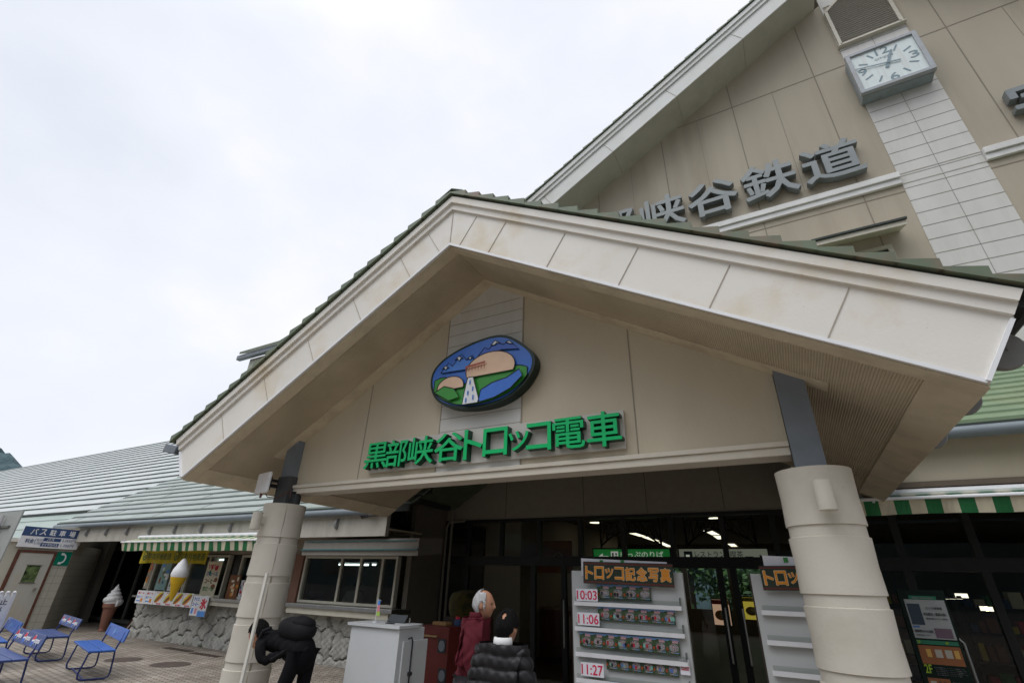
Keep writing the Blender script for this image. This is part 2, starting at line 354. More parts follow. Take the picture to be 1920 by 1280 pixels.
mb = MB()                                           # board joints, square to the slope
d = Vector((1, 0, -PS)).normalized(); nrm = Vector((PS, 0, 1)).normalized()
def fjoint(mb, s, x, w=.007):
    top = Vector((CX+s*x, YF-.003, ZT-.19-PS*x)); dirn = Vector((s*d.x, 0, d.z)); up = Vector((s*nrm.x, 0, nrm.z)); ln = (ZT-.19-ZB)*nrm.z
    mb.obox(top-up*(ln/2), dirn*(w/2), up*(ln/2), (0, .002, 0))
for s in (-1, 1):
    for k in range(1, 6): fjoint(mb, s, .05+k*.655)
    fjoint(mb, s, .33, .005)
mb.obox((CX, YF-.003, (ZT-.19+ZB)/2), (.004, 0, 0), (0, 0, (ZT-.19-ZB)/2-.005), (0, .002, 0))
build_each(mb, 'board_joint', flat('fascia_joint', (.43, .38, .315), .9), fas)
# soffit: ribbed panels running front to back, plain borders
def rib_mat():
    m = bpy.data.materials.new('ribbed_soffit'); m.use_nodes = True; t = m.node_tree; b = t.nodes['Principled BSDF']; b.inputs['Roughness'].default_value = .8
    c = nd(t, 'ShaderNodeTexCoord'); w = nd(t, 'ShaderNodeTexWave', wave_type='BANDS', bands_direction='X'); w.inputs['Scale'].default_value = 20; w.inputs['Distortion'].default_value = 0
    r = nd(t, 'ShaderNodeValToRGB'); r.color_ramp.elements[0].position = .12; r.color_ramp.elements[0].color = (.46, .385, .275, 1); r.color_ramp.elements[1].position = .3; r.color_ramp.elements[1].color = (.70, .59, .425, 1)  # shade in the grooves put into the darker ramp colour
    n = nd(t, 'ShaderNodeTexNoise'); n.inputs['Scale'].default_value = 1.6; n.inputs['Detail'].default_value = 6
    r2 = nd(t, 'ShaderNodeValToRGB'); r2.color_ramp.elements[0].position = .3; r2.color_ramp.elements[0].color = (.78, .78, .76, 1); r2.color_ramp.elements[1].position = .7; r2.color_ramp.elements[1].color = (1.05, 1.05, 1.05, 1)
    mu = nd(t, 'ShaderNodeMixRGB', blend_type='MULTIPLY'); mu.inputs[0].default_value = 1
    bp = nd(t, 'ShaderNodeBump'); bp.inputs['Strength'].default_value = .7; bp.inputs['Distance'].default_value = .012
    for a, z in ((c.outputs['Object'], w.inputs[0]), (w.outputs['Fac'], r.inputs[0]), (c.outputs['Object'], n.inputs[0]), (n.outputs[0], r2.inputs[0]), (r.outputs[0], mu.inputs[1]), (r2.outputs[0], mu.inputs[2]), (mu.outputs[0], b.inputs['Base Color']), (w.outputs['Fac'], bp.inputs['Height']), (bp.outputs[0], b.inputs['Normal'])): t.links.new(a, z)
    return m
XB = XE-.28                                        # eave end of the soffit
def sof(mb, s, x0, x1, y0, y1, dz=0, th=.012):
    mb.xz([(CX+s*x0, ZB+dz-PS*x0), (CX+s*x1, ZB+dz-PS*x1), (CX+s*x1, ZB+dz+th-PS*x1), (CX+s*x0, ZB+dz+th-PS*x0)], y0, y1)
mb = MB()
for s in (-1, 1): sof(mb, s, 0, XB, YF+.032, 7.05 if s < 0 else 7.7)
so = mb.build('soffit', rib_mat(), porch)
mb = MB()
for s in (-1, 1):
    sof(mb, s, 0, XB, YF+.032, YF+.17, -.014)
    sof(mb, s, XB-.22, XB, YF+.172, 7.05 if s < 0 else 7.7, -.014)
    sof(mb, s, 0, 3.15, YG-.17, YG-.001, -.014)
mb.build('soffit_border', SOFB, so)
# stepped metal tiles
def tiles(name, cx, slope, zt, x0, xe, y0, y1, mats, parent, step=.187, th=.055, sides=(-1, 1), jl=.9):
    for s in sides:
        mb = MB(); n = int(round((xe-x0)/step)); st = (xe-x0)/n
        for k in range(n):
            xa, xb = x0+k*st, x0+(k+1)*st+.02
            za, zb = zt-slope*xa, zt-slope*xb
            mb.xz([(cx+s*xa, za+.004), (cx+s*xb, zb+.004), (cx+s*xb, zb+th), (cx+s*xa, za+.026)], y0+random.uniform(-.004, .004), y1)
        mb.build(name, mats[0] if s < 0 else mats[1], parent)
tiles('roof_tiles', CX, PS, ZT+.022, 0, XE+.07, YF-.09, 9.7, (TILE, TILER), porch, th=.088)
mb = MB()
for s in (-1, 1): mb.xz(side_poly(CX, PS, ZT+.022, ZT, XE+.05, s), YF-.05, YF+.2)
mb.build('tile_underlay', RISER, porch)
mb = MB()                                           # ridge cap
mb.xz([(CX-.16, ZT+.0), (CX, ZT+.09), (CX+.16, ZT+.0), (CX+.16, ZT+.012), (CX, ZT+.102), (CX-.16, ZT+.012)], YF-.085, 9.7)
mb.build('ridge_cap', TILE, porch)
# gable wall with a strip of white boards
zb_at = lambda x: ZB-PS*abs(x-CX)
xl, xr = -5.46, .15
mb = MB(); mb.xz([(xl, 2.62), (xr, 2.62), (xr, zb_at(xr)), (CX, ZB), (xl, zb_at(xl))], YG, YG+.12)
gw = mb.build('gable_wall', WALL, porch)
mb = MB(); x0, x1 = -3.225, -2.2
mb.xz([(x0, 2.62), (x1, 2.62), (x1, zb_at(x1)-.005), (CX, ZB-.005), (x0, zb_at(x0)-.005)], YG-.006, YG-.001)
mb.build('board_strip', SIDING, gw)
mb = MB()
for x in (-1.015, -4.384, x0-.012, x1+.012): mb.box((x-.006, YG-.004, 2.64), (x+.006, YG-.0005, zb_at(x)-.01))
z = 2.78
while z < 4.75:
    hw = min(1.0, max(0, (4.86-z)/PS)); xa, xb = max(x0, CX-hw), min(x1, CX+hw)
    mb.box((xa, YG-.0085, z-.003), (xb, YG-.005, z+.003)); z += .152
build_each(mb, 'panel_joint', JOINTF, gw)
mb = MB(); mb.box((xl, YG-.05, 2.595), (xr, YG+.16, 2.635)); mb.box((xl, YG-.03, 2.53), (xr, YG+.2, 2.594))
mb.build('beam', TRIM, porch, bev=.004)
# pillars: banded round drums, steel post on top
def drum_profile(r):
    pr = [(r, 0), (r, .26), (r-.009, .265), (r-.009, .33)]
    for k in range(5):
        b = .33+k*.42; t_ = b+.35 if k < 4 else 2.40
        pr += [(r+.004, b+.004), (r-.002, (b+t_)/2), (r+.004, t_-.004)] + ([(r-.009, t_+.001), (r-.009, t_+.07)] if k < 4 else [])
    return pr
for px_, extra in ((.255, 0), (-5.56, 1)):
    mb = MB().lathe(drum_profile(.245), (px_, YG, 0), 48)
    pil = mb.build('pillar', CONC, porch, smooth=True, angle=25)
    mb = MB(); mb.box((px_+.205, YG-.137, .02), (px_+.209, YG-.11, 2.39)) if extra else None
    if extra: mb.build('seam', flat('seam_pale', (.42, .38, .31)), pil)
    zt = zb_at(px_+ (.1 if px_ > CX else -.1))
    mb = MB().xz([(px_-.1, 2.4), (px_+.1, 2.4), (px_+.1, zb_at(px_+.1)), (px_-.1, zb_at(px_-.1))], YG-.1, YG+.1)
    post = mb.build('steel_post', STEEL, pil, bev=.006)
    if extra:
        mb = MB(); mb.box((px_-.115, YG-.115, 2.4), (px_+.115, YG+.115, 2.74)); mb.box((px_-.19, YG-.03, 2.401), (px_+.19, YG+.03, 2.56))
        mb.build('post_base', mat('dark_bracket', (.06, .063, .066), .5, .2, 5), pil, bev=.004)
# brackets under the right eave: grey half-discs, and the dark gutter board
def half_disc(mb, c, r, out, th, n=14):
    c = Vector(c); o = Vector(out); w = o.cross(Vector((0, 0, 1)))
    pts = [c+o*(r*.8*math.sin(math.pi*k/n))+Vector((0, 0, r*math.cos(math.pi*k/n))) for k in range(n+1)]
    return mb.prism([p-w*(th/2) for p in pts], w*th)
for k, y in enumerate((3.57, 4.47, 5.5)):
    m_ = MB().lathe([(.0, -.02), (.112, -.02), (.118, -.012), (.118, .02), (.0, .02)], (1.325, y, 2.90), 28, axis=(0, 1, 0))
    m_.lathe([(.008, -.03), (.008, .0)], (1.35, y, 2.90), 8, axis=(0, 1, 0))
    m_.build('eave_bracket', GREYP, porch, smooth=True)
for s in (-1, 1):
    mb = MB(); xe = CX+s*(XE-.06)
    mb.tube([(xe+s*.09, YF+.02, ZT-PS*XE-.03), (xe+s*.09, 9.4, ZT-PS*XE-.03)], .06, 10)
    mb.build('eave_gutter', flat('dark_gutter', (.03, .032, .034), .5), porch, smooth=True)

pc = MB().box((-7.0, 7.05, 4.0), (.3, 9.78, 4.1)).build('porch_ceiling', DARKWOOD, porch)
# ================================================================== main station building
YU, UX, US = 10.0, 4.125, .625
ZUB, ZUT = 15.93, 16.77                            # verge board bottom and top produced to the ridge
stn = thing('station_building', (UX, YU, 0), 'tall beige station hall with broad gable, white boarded strip and green roof edge', 'station')
XC = .78                                            # half width of the raised centre bay
mb = MB()
mb.xz([(-8.5, 2.86), (17, 2.86), (17, ZUB-US*12.87), (UX+.655, ZUB-US*.655), (UX+.655, 17.6), (UX-.655, 17.6), (UX-.655, ZUB-US*.655), (-8.5, ZUB-US*12.62)], YU, YU+.3)
wall = mb.build('wall', UPWALL, stn)
mb = MB()
for z0, z1 in ((2.9, 13.62), (15.35, 17.6)): mb.box((UX-.655, YU-.012, z0), (UX+.655, YU-.001, z1))
mb.box((UX-.655, YU-.012, 13.62), (UX-.61, YU-.001, 15.35)); mb.box((UX+.61, YU-.012, 13.62), (UX+.655, YU-.001, 15.35))
st = mb.build('board_strip', SIDING, stn)
mb = MB(); z = 2.9+.17
while z < 13.5:
    mb.box((UX-.655, YU-.0155, z-.006), (UX+.655, YU-.010, z+.006)); z += .327
mb.box((UX-.004, YU-.0150, 2.95), (UX+.004, YU-.0105, 13.6)); mb.box((UX-.655, YU-.0155, 13.5), (UX+.655, YU-.010, 13.512)); mb.box((UX-.655, YU-.0155, 16.0), (UX+.655, YU-.010, 16.012))
build_each(mb, 'board_joint', JOINT, st)
mb = MB()                                           # render joints
for x in (-6.6, -4.75, -2.87, -.98, .91, 2.795, 5.36, 7.25, 9.14, 11.0):
    mb.box((x-.01, YU-.005, 3), (x+.01, YU-.001, ZUB-US*abs(x-UX)-.02))
for z in (13.01, 8.9, 6.2):
    for xa, xb in ((-8.4, UX-.66), (UX+.66, 16.8)):
        hw = (ZUB-z)/US; xa2, xb2 = max(xa, UX-hw+.05), min(xb, UX+hw-.05)
        mb.box((xa2, YU-.0055, z-.012), (xb2, YU-.0005, z+.012))
for x in (-3.8, -1.9, 0, 1.85, 6.3, 8.2): mb.box((x-.004, YU-.004, 9.6), (x+.004, YU-.001, min(13, ZUB-US*abs(x-UX)-.02)))
build_each(mb, 'render_joint', flat('render_joint', (.25, .222, .175), .9), wall)
mb = MB()                                           # white ledge
for xa, xb in ((-8.4, UX-.66), (UX+.66, 16.8)):
    mb.box((xa, YU-.11, 9.22), (xb, YU-.001, 9.36)); mb.box((xa, YU-.07, 9.08), (xb, YU-.001, 9.219)); 
mb.build('ledge', mat('ledge_white', (.72, .72, .70), .45, .05, 3, stain=(.5, .49, .46), stain_scale=2), stn, bev=.008)
mb = MB(); mb.box((UX-.655, YU-.02, 9.34), (UX+.655, YU-.012, 9.36)); mb.box((UX-.655, YU-.02, 9.08), (UX+.655, YU-.012, 9.1))
mb.build('ledge_line', flat('pale_line', (.5, .48, .44)), st)
# verge: boxed soffit, white boards with mouldings, tiles
YV = 9.1
for s in (-1, 1):
    xi = XC if s < 0 else XC; xe = 12.0
    mb = MB(); mb.xz(side_poly(UX, US, ZUT-.03, ZUB, xe, s, xi), YV+.03, YU-.001)
    vb = mb.build('verge_soffit', mat('verge_soffit_paint', (.47, .46, .39), .8, .06, 2, stain=(.36, .35, .28), stain_scale=1.5), stn)
    mb = MB()
    mb.xz(side_poly(UX, US, ZUT-.3, ZUB, xe-.1, s, xi), YV, YV+.03)
    mb.xz(side_poly(UX, US, ZUT-.16, ZUT-.302, xe-.05, s, xi), YV-.04, YV+.03)
    mb.xz(side_poly(UX, US, ZUT, ZUT-.162, xe, s, xi), YV-.08, YV+.03)
    mb.build('verge_board', VERGE, stn)
    mb = MB(); dirn = Vector((s, 0, -US)).normalized(); upv = Vector((s*US, 0, 1)).normalized()
    for k in range(1, 6):
        x = XC+.2+k*1.8; c = Vector((UX+s*x, YV-.003, (ZUT-.31+ZUB)/2-US*x)); mb.obox(c, dirn*.006, upv*.21, (0, .002, 0))
        mb.obox((UX+s*(x-.13), (YV+YU)/2, ZUB-US*(x-.13)-.001), dirn*.006, (0, .43, 0), upv*.002)
    build_each(mb, 'board_joint', JOINTF, vb)
    tiles('roof_tiles', UX, US, ZUT+.02, XC, 12.1, YV-.12, YU+9, (TILE, TILE), stn, step=.30, th=.075, sides=(s,))
    mb = MB(); mb.xz(side_poly(UX, US, ZUT+.02, ZUT, xe, s, xi), YV-.06, YV+.2); mb.build('tile_underlay', RISER, stn)
mb = MB().xz([(UX-.655, 17.6), (UX+.655, 17.6), (UX+1.0, 17.45), (UX, 18.0), (UX-1.0, 17.45)], YV+.3, YU+2); mb.build('centre_roof', TILE, stn)
# louvred vent
zl0, zl1 = 13.66, 15.35
lv = thing('roof_vent', (UX, YU, zl0), 'cream framed louvre vent high on the gable above the clock', 'vent')
pts = [(UX-.61, zl0), (UX+.61, zl0), (UX+.61, 15.1), (UX+.3, 15.35), (UX-.3, 15.35), (UX-.61, 15.07)]
mb = MB().xz([(x, z) for x, z in pts], YU-.02, YU-.003); mb.build('backing', BLACK, lv)
mb = MB()
for (xa, za), (xb, zb_) in zip(pts, pts[1:]+pts[:1]):
    dd = Vector((xb-xa, 0, zb_-za)); mid = Vector(((xa+xb)/2, YU-.045, (za+zb_)/2)); mb.obox(mid, dd/2, (0, .04, 0), dd.normalized().cross(Vector((0, 1, 0)))*.035)
mb.box((UX-.68, YU-.12, zl0-.06), (UX+.68, YU-.006, zl0-.036)); mb.build('frame', FRAMEC, lv)
mb = MB(); z = zl0+.06
while z < 15.3:
    hw = .58 if z < 15.05 else .58-(z-15.05)*1.0
    mb.obox((UX, YU-.05, z), (hw, 0, 0), (0, .020, -.010), (0, .006, .010)); z += .074
mb.build('louvre_slats', flat('louvre_grey', (.42, .40, .36)), lv)
# hooded window half hidden behind the porch roof
wn = thing('hooded_window', (2.3, YU, 7.2), 'small window under a sloping hood on the gable wall', 'window')
MB().yz([(YU-.5, 7.90), (YU-.003, 8.16), (YU-.003, 8.0), (YU-.5, 7.80)], 1.6, 3.12).build('hood', FRAMEC, wn)
MB().box((1.58, YU-.54, 7.905), (3.14, YU-.49, 7.95)).build('hood_edge', RISER, wn)
mb = MB(); mb.box((1.75, YU-.06, 7.0), (1.83, YU-.003, 7.72)); mb.box((2.83, YU-.06, 7.0), (2.91, YU-.003, 7.72)); mb.box((1.83, YU-.06, 7.64), (2.83, YU-.003, 7.72)); mb.box((1.83, YU-.06, 7.0), (2.83, YU-.003, 7.08)); mb.build('frame', FRAMEC, wn)
MB().box((1.83, YU-.02, 7.08), (2.83, YU-.003, 7.64)).build('pane', mat('dark_window', (.03, .035, .035), .15, .2, 3, spec=.6), wn)
# long side range behind the porch: eave, gutter and roof
rng = thing('side_range', (-11, 11.5, 0), 'high green roofed wing behind the porch roof on the sky side', 'wing')
MB().box((-14.5, 11.6, 0), (-6, 20, 9.6)).build('wall', WALL, rng)
MB().box((-17.75, 10.2, 8.72), (-6, 10.3, 9.35)).build('eave_fascia', mat('fascia_dull', (.40, .41, .35), .7, .1, 2), rng)
MB().box((-17.75, 10.3, 8.72), (-6, 11.6, 8.75)).build('eave_soffit', SOFB, rng)
MB().box((-18.4, 10.0, 9.36), (-6, 10.18, 9.55)).build('gutter', GUTTER, rng, bev=.02)
mb = MB()
for k in range(5): mb.yz([(9.95+k*.5, 9.56+k*.31), (10.47+k*.5, 9.56+(k+1)*.31), (10.47+k*.5, 9.62+(k+1)*.31), (9.95+k*.5, 9.66+k*.31)], -18.2, -6)
mb.build('roof', TILE, rng)
# big steel letters
FACE = YU-.16
nm = thing('station_name_letters', (0, YU, 9.55), 'large grey steel Japanese characters standing on the white ledge', 'lettering')
for ch, x in zip('黒部峡谷鉄道', (-3.72, -2.47, -1.235, -.02, 1.215, 2.46)):
    mb = MB(); text(mb, ch, (x, YU-.03, 10.09), 1.22, 1.13, depth=.17, bold=.017, em=True, res=2); mb.build('letter', LGREY, nm)
nm2 = thing('stop_name_letters', (7.9, YU, 9.55), 'large grey steel characters cut off by the right picture edge', 'lettering')
for ch, x in zip('宇奈月駅', (5.98, 7.23, 8.47, 9.7)):
    mb = MB(); text(mb, ch, (x, YU-.03, 10.09), 1.22, 1.13, depth=.17, bold=.017, em=True, res=2); mb.build('letter', LGREY, nm2)
# clock
ck = thing('wall_clock', (UX, YU, 11.75), 'grey square station clock with blue-grey numerals and rust streaks', 'clock')
A, B_, C_, D_ = P(1583, 105, Y=9.62), P(1716, 57, Y=9.62), P(1757, 125, Y=9.62), P(1615, 176, Y=9.62)
ccx, cz0, cz1, hw = (A.x+C_.x)/2, (C_.z+D_.z)/2, (A.z+B_.z)/2, (C_.x-D_.x)/2
CG = mat('clock_case', (.26, .31, .33), .45, .06, 3, stain=(.16, .10, .06), stain_scale=5, stain_amt=.35)
mb = MB(); mb.box((ccx-hw+.03, 9.72, cz0-.02), (ccx+hw-.03, YU-.02, cz1-.03)); mb.build('case', CG, ck, bev=.01)
mb = MB(); fw_ = .085
for lo, hi in (((ccx-hw, 9.62, cz0), (ccx-hw+fw_, 9.74, cz1)), ((ccx+hw-fw_, 9.62, cz0), (ccx+hw, 9.74, cz1)), ((ccx-hw+fw_, 9.62, cz0), (ccx+hw-fw_, 9.74, cz0+fw_)), ((ccx-hw+fw_, 9.62, cz1-fw_), (ccx+hw-fw_, 9.74, cz1))): mb.box(lo, hi)
mb.build('rim', mat('clock_rim', (.36, .39, .42), .4, .05, 3, stain=(.25, .17, .11), stain_scale=6, stain_amt=.35), ck, bev=.008)
DIAL = mat('dial_white', (.66, .74, .74), .35, .03, 2, stain=(.55, .42, .33), stain_scale=2.6, stain_amt=.3, stretch=(7, 7, .25))
MB().box((ccx-hw+fw_, 9.665, cz0+fw_), (ccx+hw-fw_, 9.70, cz1-fw_)).build('dial', DIAL, ck)
NUM = flat('numeral_bluegrey', (.20, .28, .32)); czm = (cz0+cz1)/2; rx_, rz_ = hw*.70, (cz1-cz0)/2*.68
mb = MB()
for k in range(12):
    q = math.pi/2-k*math.pi/6; x, z = ccx+rx_*math.cos(q), czm+rz_*math.sin(q)
    if k % 3 == 0: text(mb, {0: '12', 3: '3', 6: '6', 9: '9'}[k], (x, 9.662, z), .25 if k == 0 else .16, .22, depth=.002, bold=.015)
    else:
        dv = Vector((math.cos(q), 0, math.sin(q))); mb.obox((x, 9.661, z), dv*.085, dv.cross(Vector((0, 1, 0)))*.017, (0, .002, 0))
text(mb, 'CITIZEN', (ccx-.02, 9.662, czm+rz_*.5), .34, .06, depth=.002)
mb.build('numerals', NUM, ck)
for ang, l, w_, tail in ((90-22.5, .40, .032, .14), (180-13, .60, .019, .22)):
    q = rad(ang); dv = Vector((math.cos(q), 0, math.sin(q))); nv = dv.cross(Vector((0, 1, 0)))
    mb = MB(); yy = 9.645 if l < .5 else 9.635
    mb.prism([Vector((ccx, yy, czm))+dv*l+nv*w_*.6, Vector((ccx, yy, czm))+dv*l-nv*w_*.6, Vector((ccx, yy, czm))-dv*tail-nv*w_, Vector((ccx, yy, czm))-dv*tail+nv*w_], (0, .006, 0))
    mb.build('hand', NUM, ck)

# ------------------------------------------------------------------ right-hand lower wing: roof, gutter, fascia
rw = thing('right_wing', (8, 8, 0), 'low wing right of the porch with light green ribbed roof and grey gutter', 'wing')
mb = MB(); n = 11
for k in range(n):
    y0, y1 = 7.72+k*.209, 7.72+(k+1)*.209+.02; z0, z1 = 3.52+k*.136, 3.52+(k+1)*.136+.013
    mb.yz([(y0, z0), (y1, z1), (y1, z1+.03), (y0, z0+.065)], .9, 17)
mb.build('roof', ROOFG, rw)
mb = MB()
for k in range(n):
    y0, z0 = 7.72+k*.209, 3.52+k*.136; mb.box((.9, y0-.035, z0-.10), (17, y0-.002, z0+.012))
mb.build('step_shade_strip', RISER, rw)
MB().tube([(.8, 7.7, 3.43), (17, 7.7, 3.43)], .075, 12).build('gutter', GUTTER, rw, smooth=True)
mb = MB(); mb.box((.3, 8.0, 2.9), (17, 8.1, 3.46)); mb.build('eave_fascia', WALL, rw)
mb = MB(); mb.box((.3, 8.1, 2.86), (17, 9.78, 2.89)); mb.box((.3, 7.97, 2.84), (17, 8.0, 2.91)); mb.build('eave_soffit', flat('eave_brown', (.16, .125, .09)), rw)
# ================================================================== glass entrance front and the hall behind it
GY = 9.8
PW = flat('shaded_beige', (.30, .27, .22), .9)  # beige darkened so the colour carries the shade under the roof
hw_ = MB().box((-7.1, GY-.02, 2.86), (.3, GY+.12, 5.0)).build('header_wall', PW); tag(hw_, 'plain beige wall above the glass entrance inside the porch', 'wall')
mb = MB()
for x in (-5.45, -3.6, -2.3, -.9): mb.box((x-.006, GY-.024, 2.9), (x+.006, GY-.0195, 4.9))
build_each(mb, 'panel_joint', flat('dim_joint', (.12, .11, .09), .9), hw_)
sw = MB().box((-7.16, 8.62, 0), (-7.04, GY, 4.2)).build('side_wall', flat('side_wall_shaded', (.17, .15, .12), .9)); tag(sw, 'dim side wall between the food counter and the glass doors', 'wall')  # shade of the porch corner put into the wall colour
for k, x in enumerate((-6.98, -6.84)):
    t_ = MB().tube([(x, GY-.09, 0), (x, GY-.09, 3.6 if k else 2.7)] + ([] if k else [(x+.06, GY-.09, 2.82), (x+.5, GY-.09, 2.85)]), .028, 8).build('conduit_pipe', flat('pipe_grey', (.26, .24, .2)), smooth=True)
    tag(t_, ('thin conduit bending along the top of the glass front', 'thin straight conduit in the dark corner by the glass front')[k], 'pipe')
sf = thing('glass_storefront', (0, GY, 0), 'wide black framed glass entrance front with transom windows and sliding doors', 'storefront')
mull = [P(px, 1000, Y=GY).x for px in (881, 942, 1012, 1089, 1169, 1260, 1356)] + [P(1452, 1000, Y=GY).x]
mull += [P(1680, 1000, Y=GY).x, P(1820, 1000, Y=GY).x]
step = mull[-1]-mull[-2]
while mull[-1] < 16: mull.append(mull[-1]+step)
TR0, TR1, HD = 1.93, 2.11, 2.86
mb = MB()
mb.box((-7.02, GY-.07, TR0), (17, GY+.07, TR1)); mb.box((-7.02, GY-.06, HD-.06), (17, GY+.06, HD)); mb.box((-7.02, GY-.05, 0), (-6.9, GY+.05, HD-.06))
for i, x in enumerate(mull):
    w_ = .045 if i != 1 and i != 2 else .04
    mb.box((x-w_, GY-.05, TR1), (x+w_, GY+.05, HD-.06))
sf_f = mb.build('frame', BLACKF, sf)
mb = MB(); posts = [mull[0], P(1000, 1150, Y=GY).x, P(1059, 1150, Y=GY).x, P(1165, 1150, Y=GY).x, P(1361, 1150, Y=GY).x, P(1388, 1150, Y=GY).x, mull[-8 if len(mull) > 12 else 8]] 
posts = posts[:6] + mull[8:]
for x in posts: mb.box((x-.05, GY-.045, 0), (x+.05, GY+.045, TR0))
build_each(mb, 'door_post', BLACKF, sf)
mb = MB(); xs = [-6.9]+mull
for a, b in zip(xs, xs[1:]): mb.quad((a+.04, GY, TR1), (b-.04, GY, TR1), (b-.04, GY, HD-.06), (a+.04, GY, HD-.06))
build_each(mb, 'transom_pane', GLASSF, sf)
mb = MB(); px_s = [-6.9]+posts
open_i = 2                                            # the left sliding door stands open
for i, (a, b) in enumerate(zip(px_s, px_s[1:])):
    if i in (1, 2): continue
    mb.quad((a+.05, GY, .02), (b-.05, GY, .02), (b-.05, GY, TR0), (a+.05, GY, TR0))
build_each(mb, 'door_pane', GLASSF, sf)
for px, py in ((1366, 1180), (1399, 1180), (1058, 1170)):
    x = P(px, py, Y=GY-.1).x
    MB().tube([(x, GY-.05, 1.35), (x, GY-.11, 1.33), (x, GY-.11, .55), (x, GY-.05, .53)], .016, 8).build('door_handle', STAINL, sf, smooth=True)
hx = P(1800, 1200, Y=9.4)
hr = MB().tube([(hx.x-.16, 9.4, hx.z+.02), (hx.x-.02, 9.4, hx.z+.03), (hx.x+.03, 9.4, hx.z-.03), (hx.x+.03, 9.4, 0)], .022, 10).build('handrail', STAINL, smooth=True); tag(hr, 'curved chrome handrail beside the dark green floor guide board', 'handrail')
# hall
HB = 24.0; CZ = 3.35
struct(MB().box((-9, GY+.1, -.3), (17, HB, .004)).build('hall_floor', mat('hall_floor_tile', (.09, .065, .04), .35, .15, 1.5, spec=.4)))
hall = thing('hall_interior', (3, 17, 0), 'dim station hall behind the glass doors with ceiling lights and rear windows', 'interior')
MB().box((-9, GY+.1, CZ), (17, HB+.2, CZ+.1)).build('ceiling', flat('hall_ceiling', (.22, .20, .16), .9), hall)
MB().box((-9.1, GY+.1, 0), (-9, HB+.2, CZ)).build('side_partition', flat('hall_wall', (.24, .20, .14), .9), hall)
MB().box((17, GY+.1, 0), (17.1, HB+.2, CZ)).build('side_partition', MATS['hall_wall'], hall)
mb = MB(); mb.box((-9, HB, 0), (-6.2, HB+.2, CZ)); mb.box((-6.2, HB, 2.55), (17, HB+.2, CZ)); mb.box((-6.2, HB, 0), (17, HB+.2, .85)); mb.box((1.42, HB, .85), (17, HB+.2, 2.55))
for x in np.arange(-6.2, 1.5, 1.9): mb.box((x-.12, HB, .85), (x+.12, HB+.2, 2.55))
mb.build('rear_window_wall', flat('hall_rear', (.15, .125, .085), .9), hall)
LAMP = emit('lamp_warm', (1, .93, .72), 1.8)
def clight(p, kind, q=None, label=''):
    if kind == 'disc':
        t = thing('ceiling_light', (p.x, p.y, CZ-.03), label, 'light', 'lights under the hall ceiling')
        MB().lathe([(.20, .0), (.20, .03)], (p.x, p.y, CZ-.032), 20).build('rim', WHITEMETAL, t); MB().lathe([(.18, 0), (.18, .006)], (p.x, p.y, CZ-.04), 20).build('diffuser', LAMP, t)
    else:
        t = thing('ceiling_light', ((p.x+q.x)/2, (p.y+q.y)/2, CZ-.03), label, 'light', 'lights under the hall ceiling')
        MB().obox(((p.x+q.x)/2, (p.y+q.y)/2, CZ-.04), (q-p)/2, (q-p).cross(Vector((0, 0, 1))).normalized()*.16, (0, 0, .035)).build('housing', WHITEMETAL, t)
        MB().obox(((p.x+q.x)/2, (p.y+q.y)/2, CZ-.078), (q-p)*.49, (q-p).cross(Vector((0, 0, 1))).normalized()*.12, (0, 0, .004)).build('tube', LAMP, t)
cz = CZ-.06
for px, py, l in ((968, 981, 'round ceiling light straight above the left end of the green sign'), (927, 987, 'small round ceiling light left of the green ticket sign'), (1117, 981, 'round ceiling light above the middle of the green ticket sign'), (1342, 973, 'round ceiling light above the white restaurant sign')):
    clight(P(px, py, Z=cz), 'disc', label=l)
for a, b, l in (((1186, 998), (1205, 1004), 'bright strip light nearest the doors in the left row'), ((1209, 1005), (1232, 1013), 'bright strip light in the middle of the left row'), ((1236, 1015), (1257, 1024), 'bright strip light farthest back in the left row'), ((1326, 993), (1342, 1001), 'bright strip light nearest the doors in the right row'), ((1344, 1003), (1352, 1009), 'bright strip light in the middle of the right row'), ((1370, 1018), (1381, 1026), 'bright strip light farthest back in the right row')):
    clight(P(*a, Z=cz), 'strip', P(*b, Z=cz), l)
# hanging guide signs on arched trusses
def guide(x0, x1, y, z0, z1, col, label, name, ems):
    t = thing(name, ((x0+x1)/2, y, z0), label, 'sign'); MB().box((x0-.03, y, z0-.03), (x1+.03, y+.14, z1+.03)).build('housing', BLACKF, t)
    MB().box((x0, y-.006, z0), (x1, y-.001, z1)).build('face', emit(name+'_glow', col, ems), t)
    tr = thing('truss_hanger', ((x0+x1)/2, y+.07, z1), 'dark arched lattice hanger carrying the '+('green' if col[1] > col[0]*1.5 else 'white')+' hall sign', 'truss'); mb = MB(); zt = z1+.62; xm = (x0+x1)/2
    hwid = (x1-x0)*.40; mb.box((xm-hwid, y+.04, zt-.04), (xm+hwid, y+.10, zt)); pa = []
    for k in range(11):
        u = -1+k*.2; pa.append((xm+u*hwid, y+.07, z1+.08+.33*(1-u*u)))
    mb.tube(pa, .022, 6)
    for k in range(11): mb.tube([pa[k], (pa[k][0], y+.07, zt-.03)], .014, 5)
    for k in range(10): mb.tube([pa[k] if k < 5 else pa[k+1], ((pa[k+1][0] if k < 5 else pa[k][0]), y+.07, zt-.03)], .012, 5)
    for s in (-1, 1): mb.tube([(xm+s*hwid, y+.07, z1+.03), (xm+s*hwid, y+.07, CZ)], .025, 6)
    mb.build('lattice', BLACKF, tr)
    return t
SY = 12.0
g1 = guide(-4.21, -2.41, SY, 2.06, 2.385, (.03, .36, .07), 'green backlit hall sign pointing left to the ticket office', 'ticket_sign', .22)
mb = MB(); text(mb, 'きっぷのりば', (-3.05, SY-.008, 2.27), 1.0, .14, bold=.01); text(mb, 'Tickets', (-3.3, SY-.008, 2.14), .4, .07)
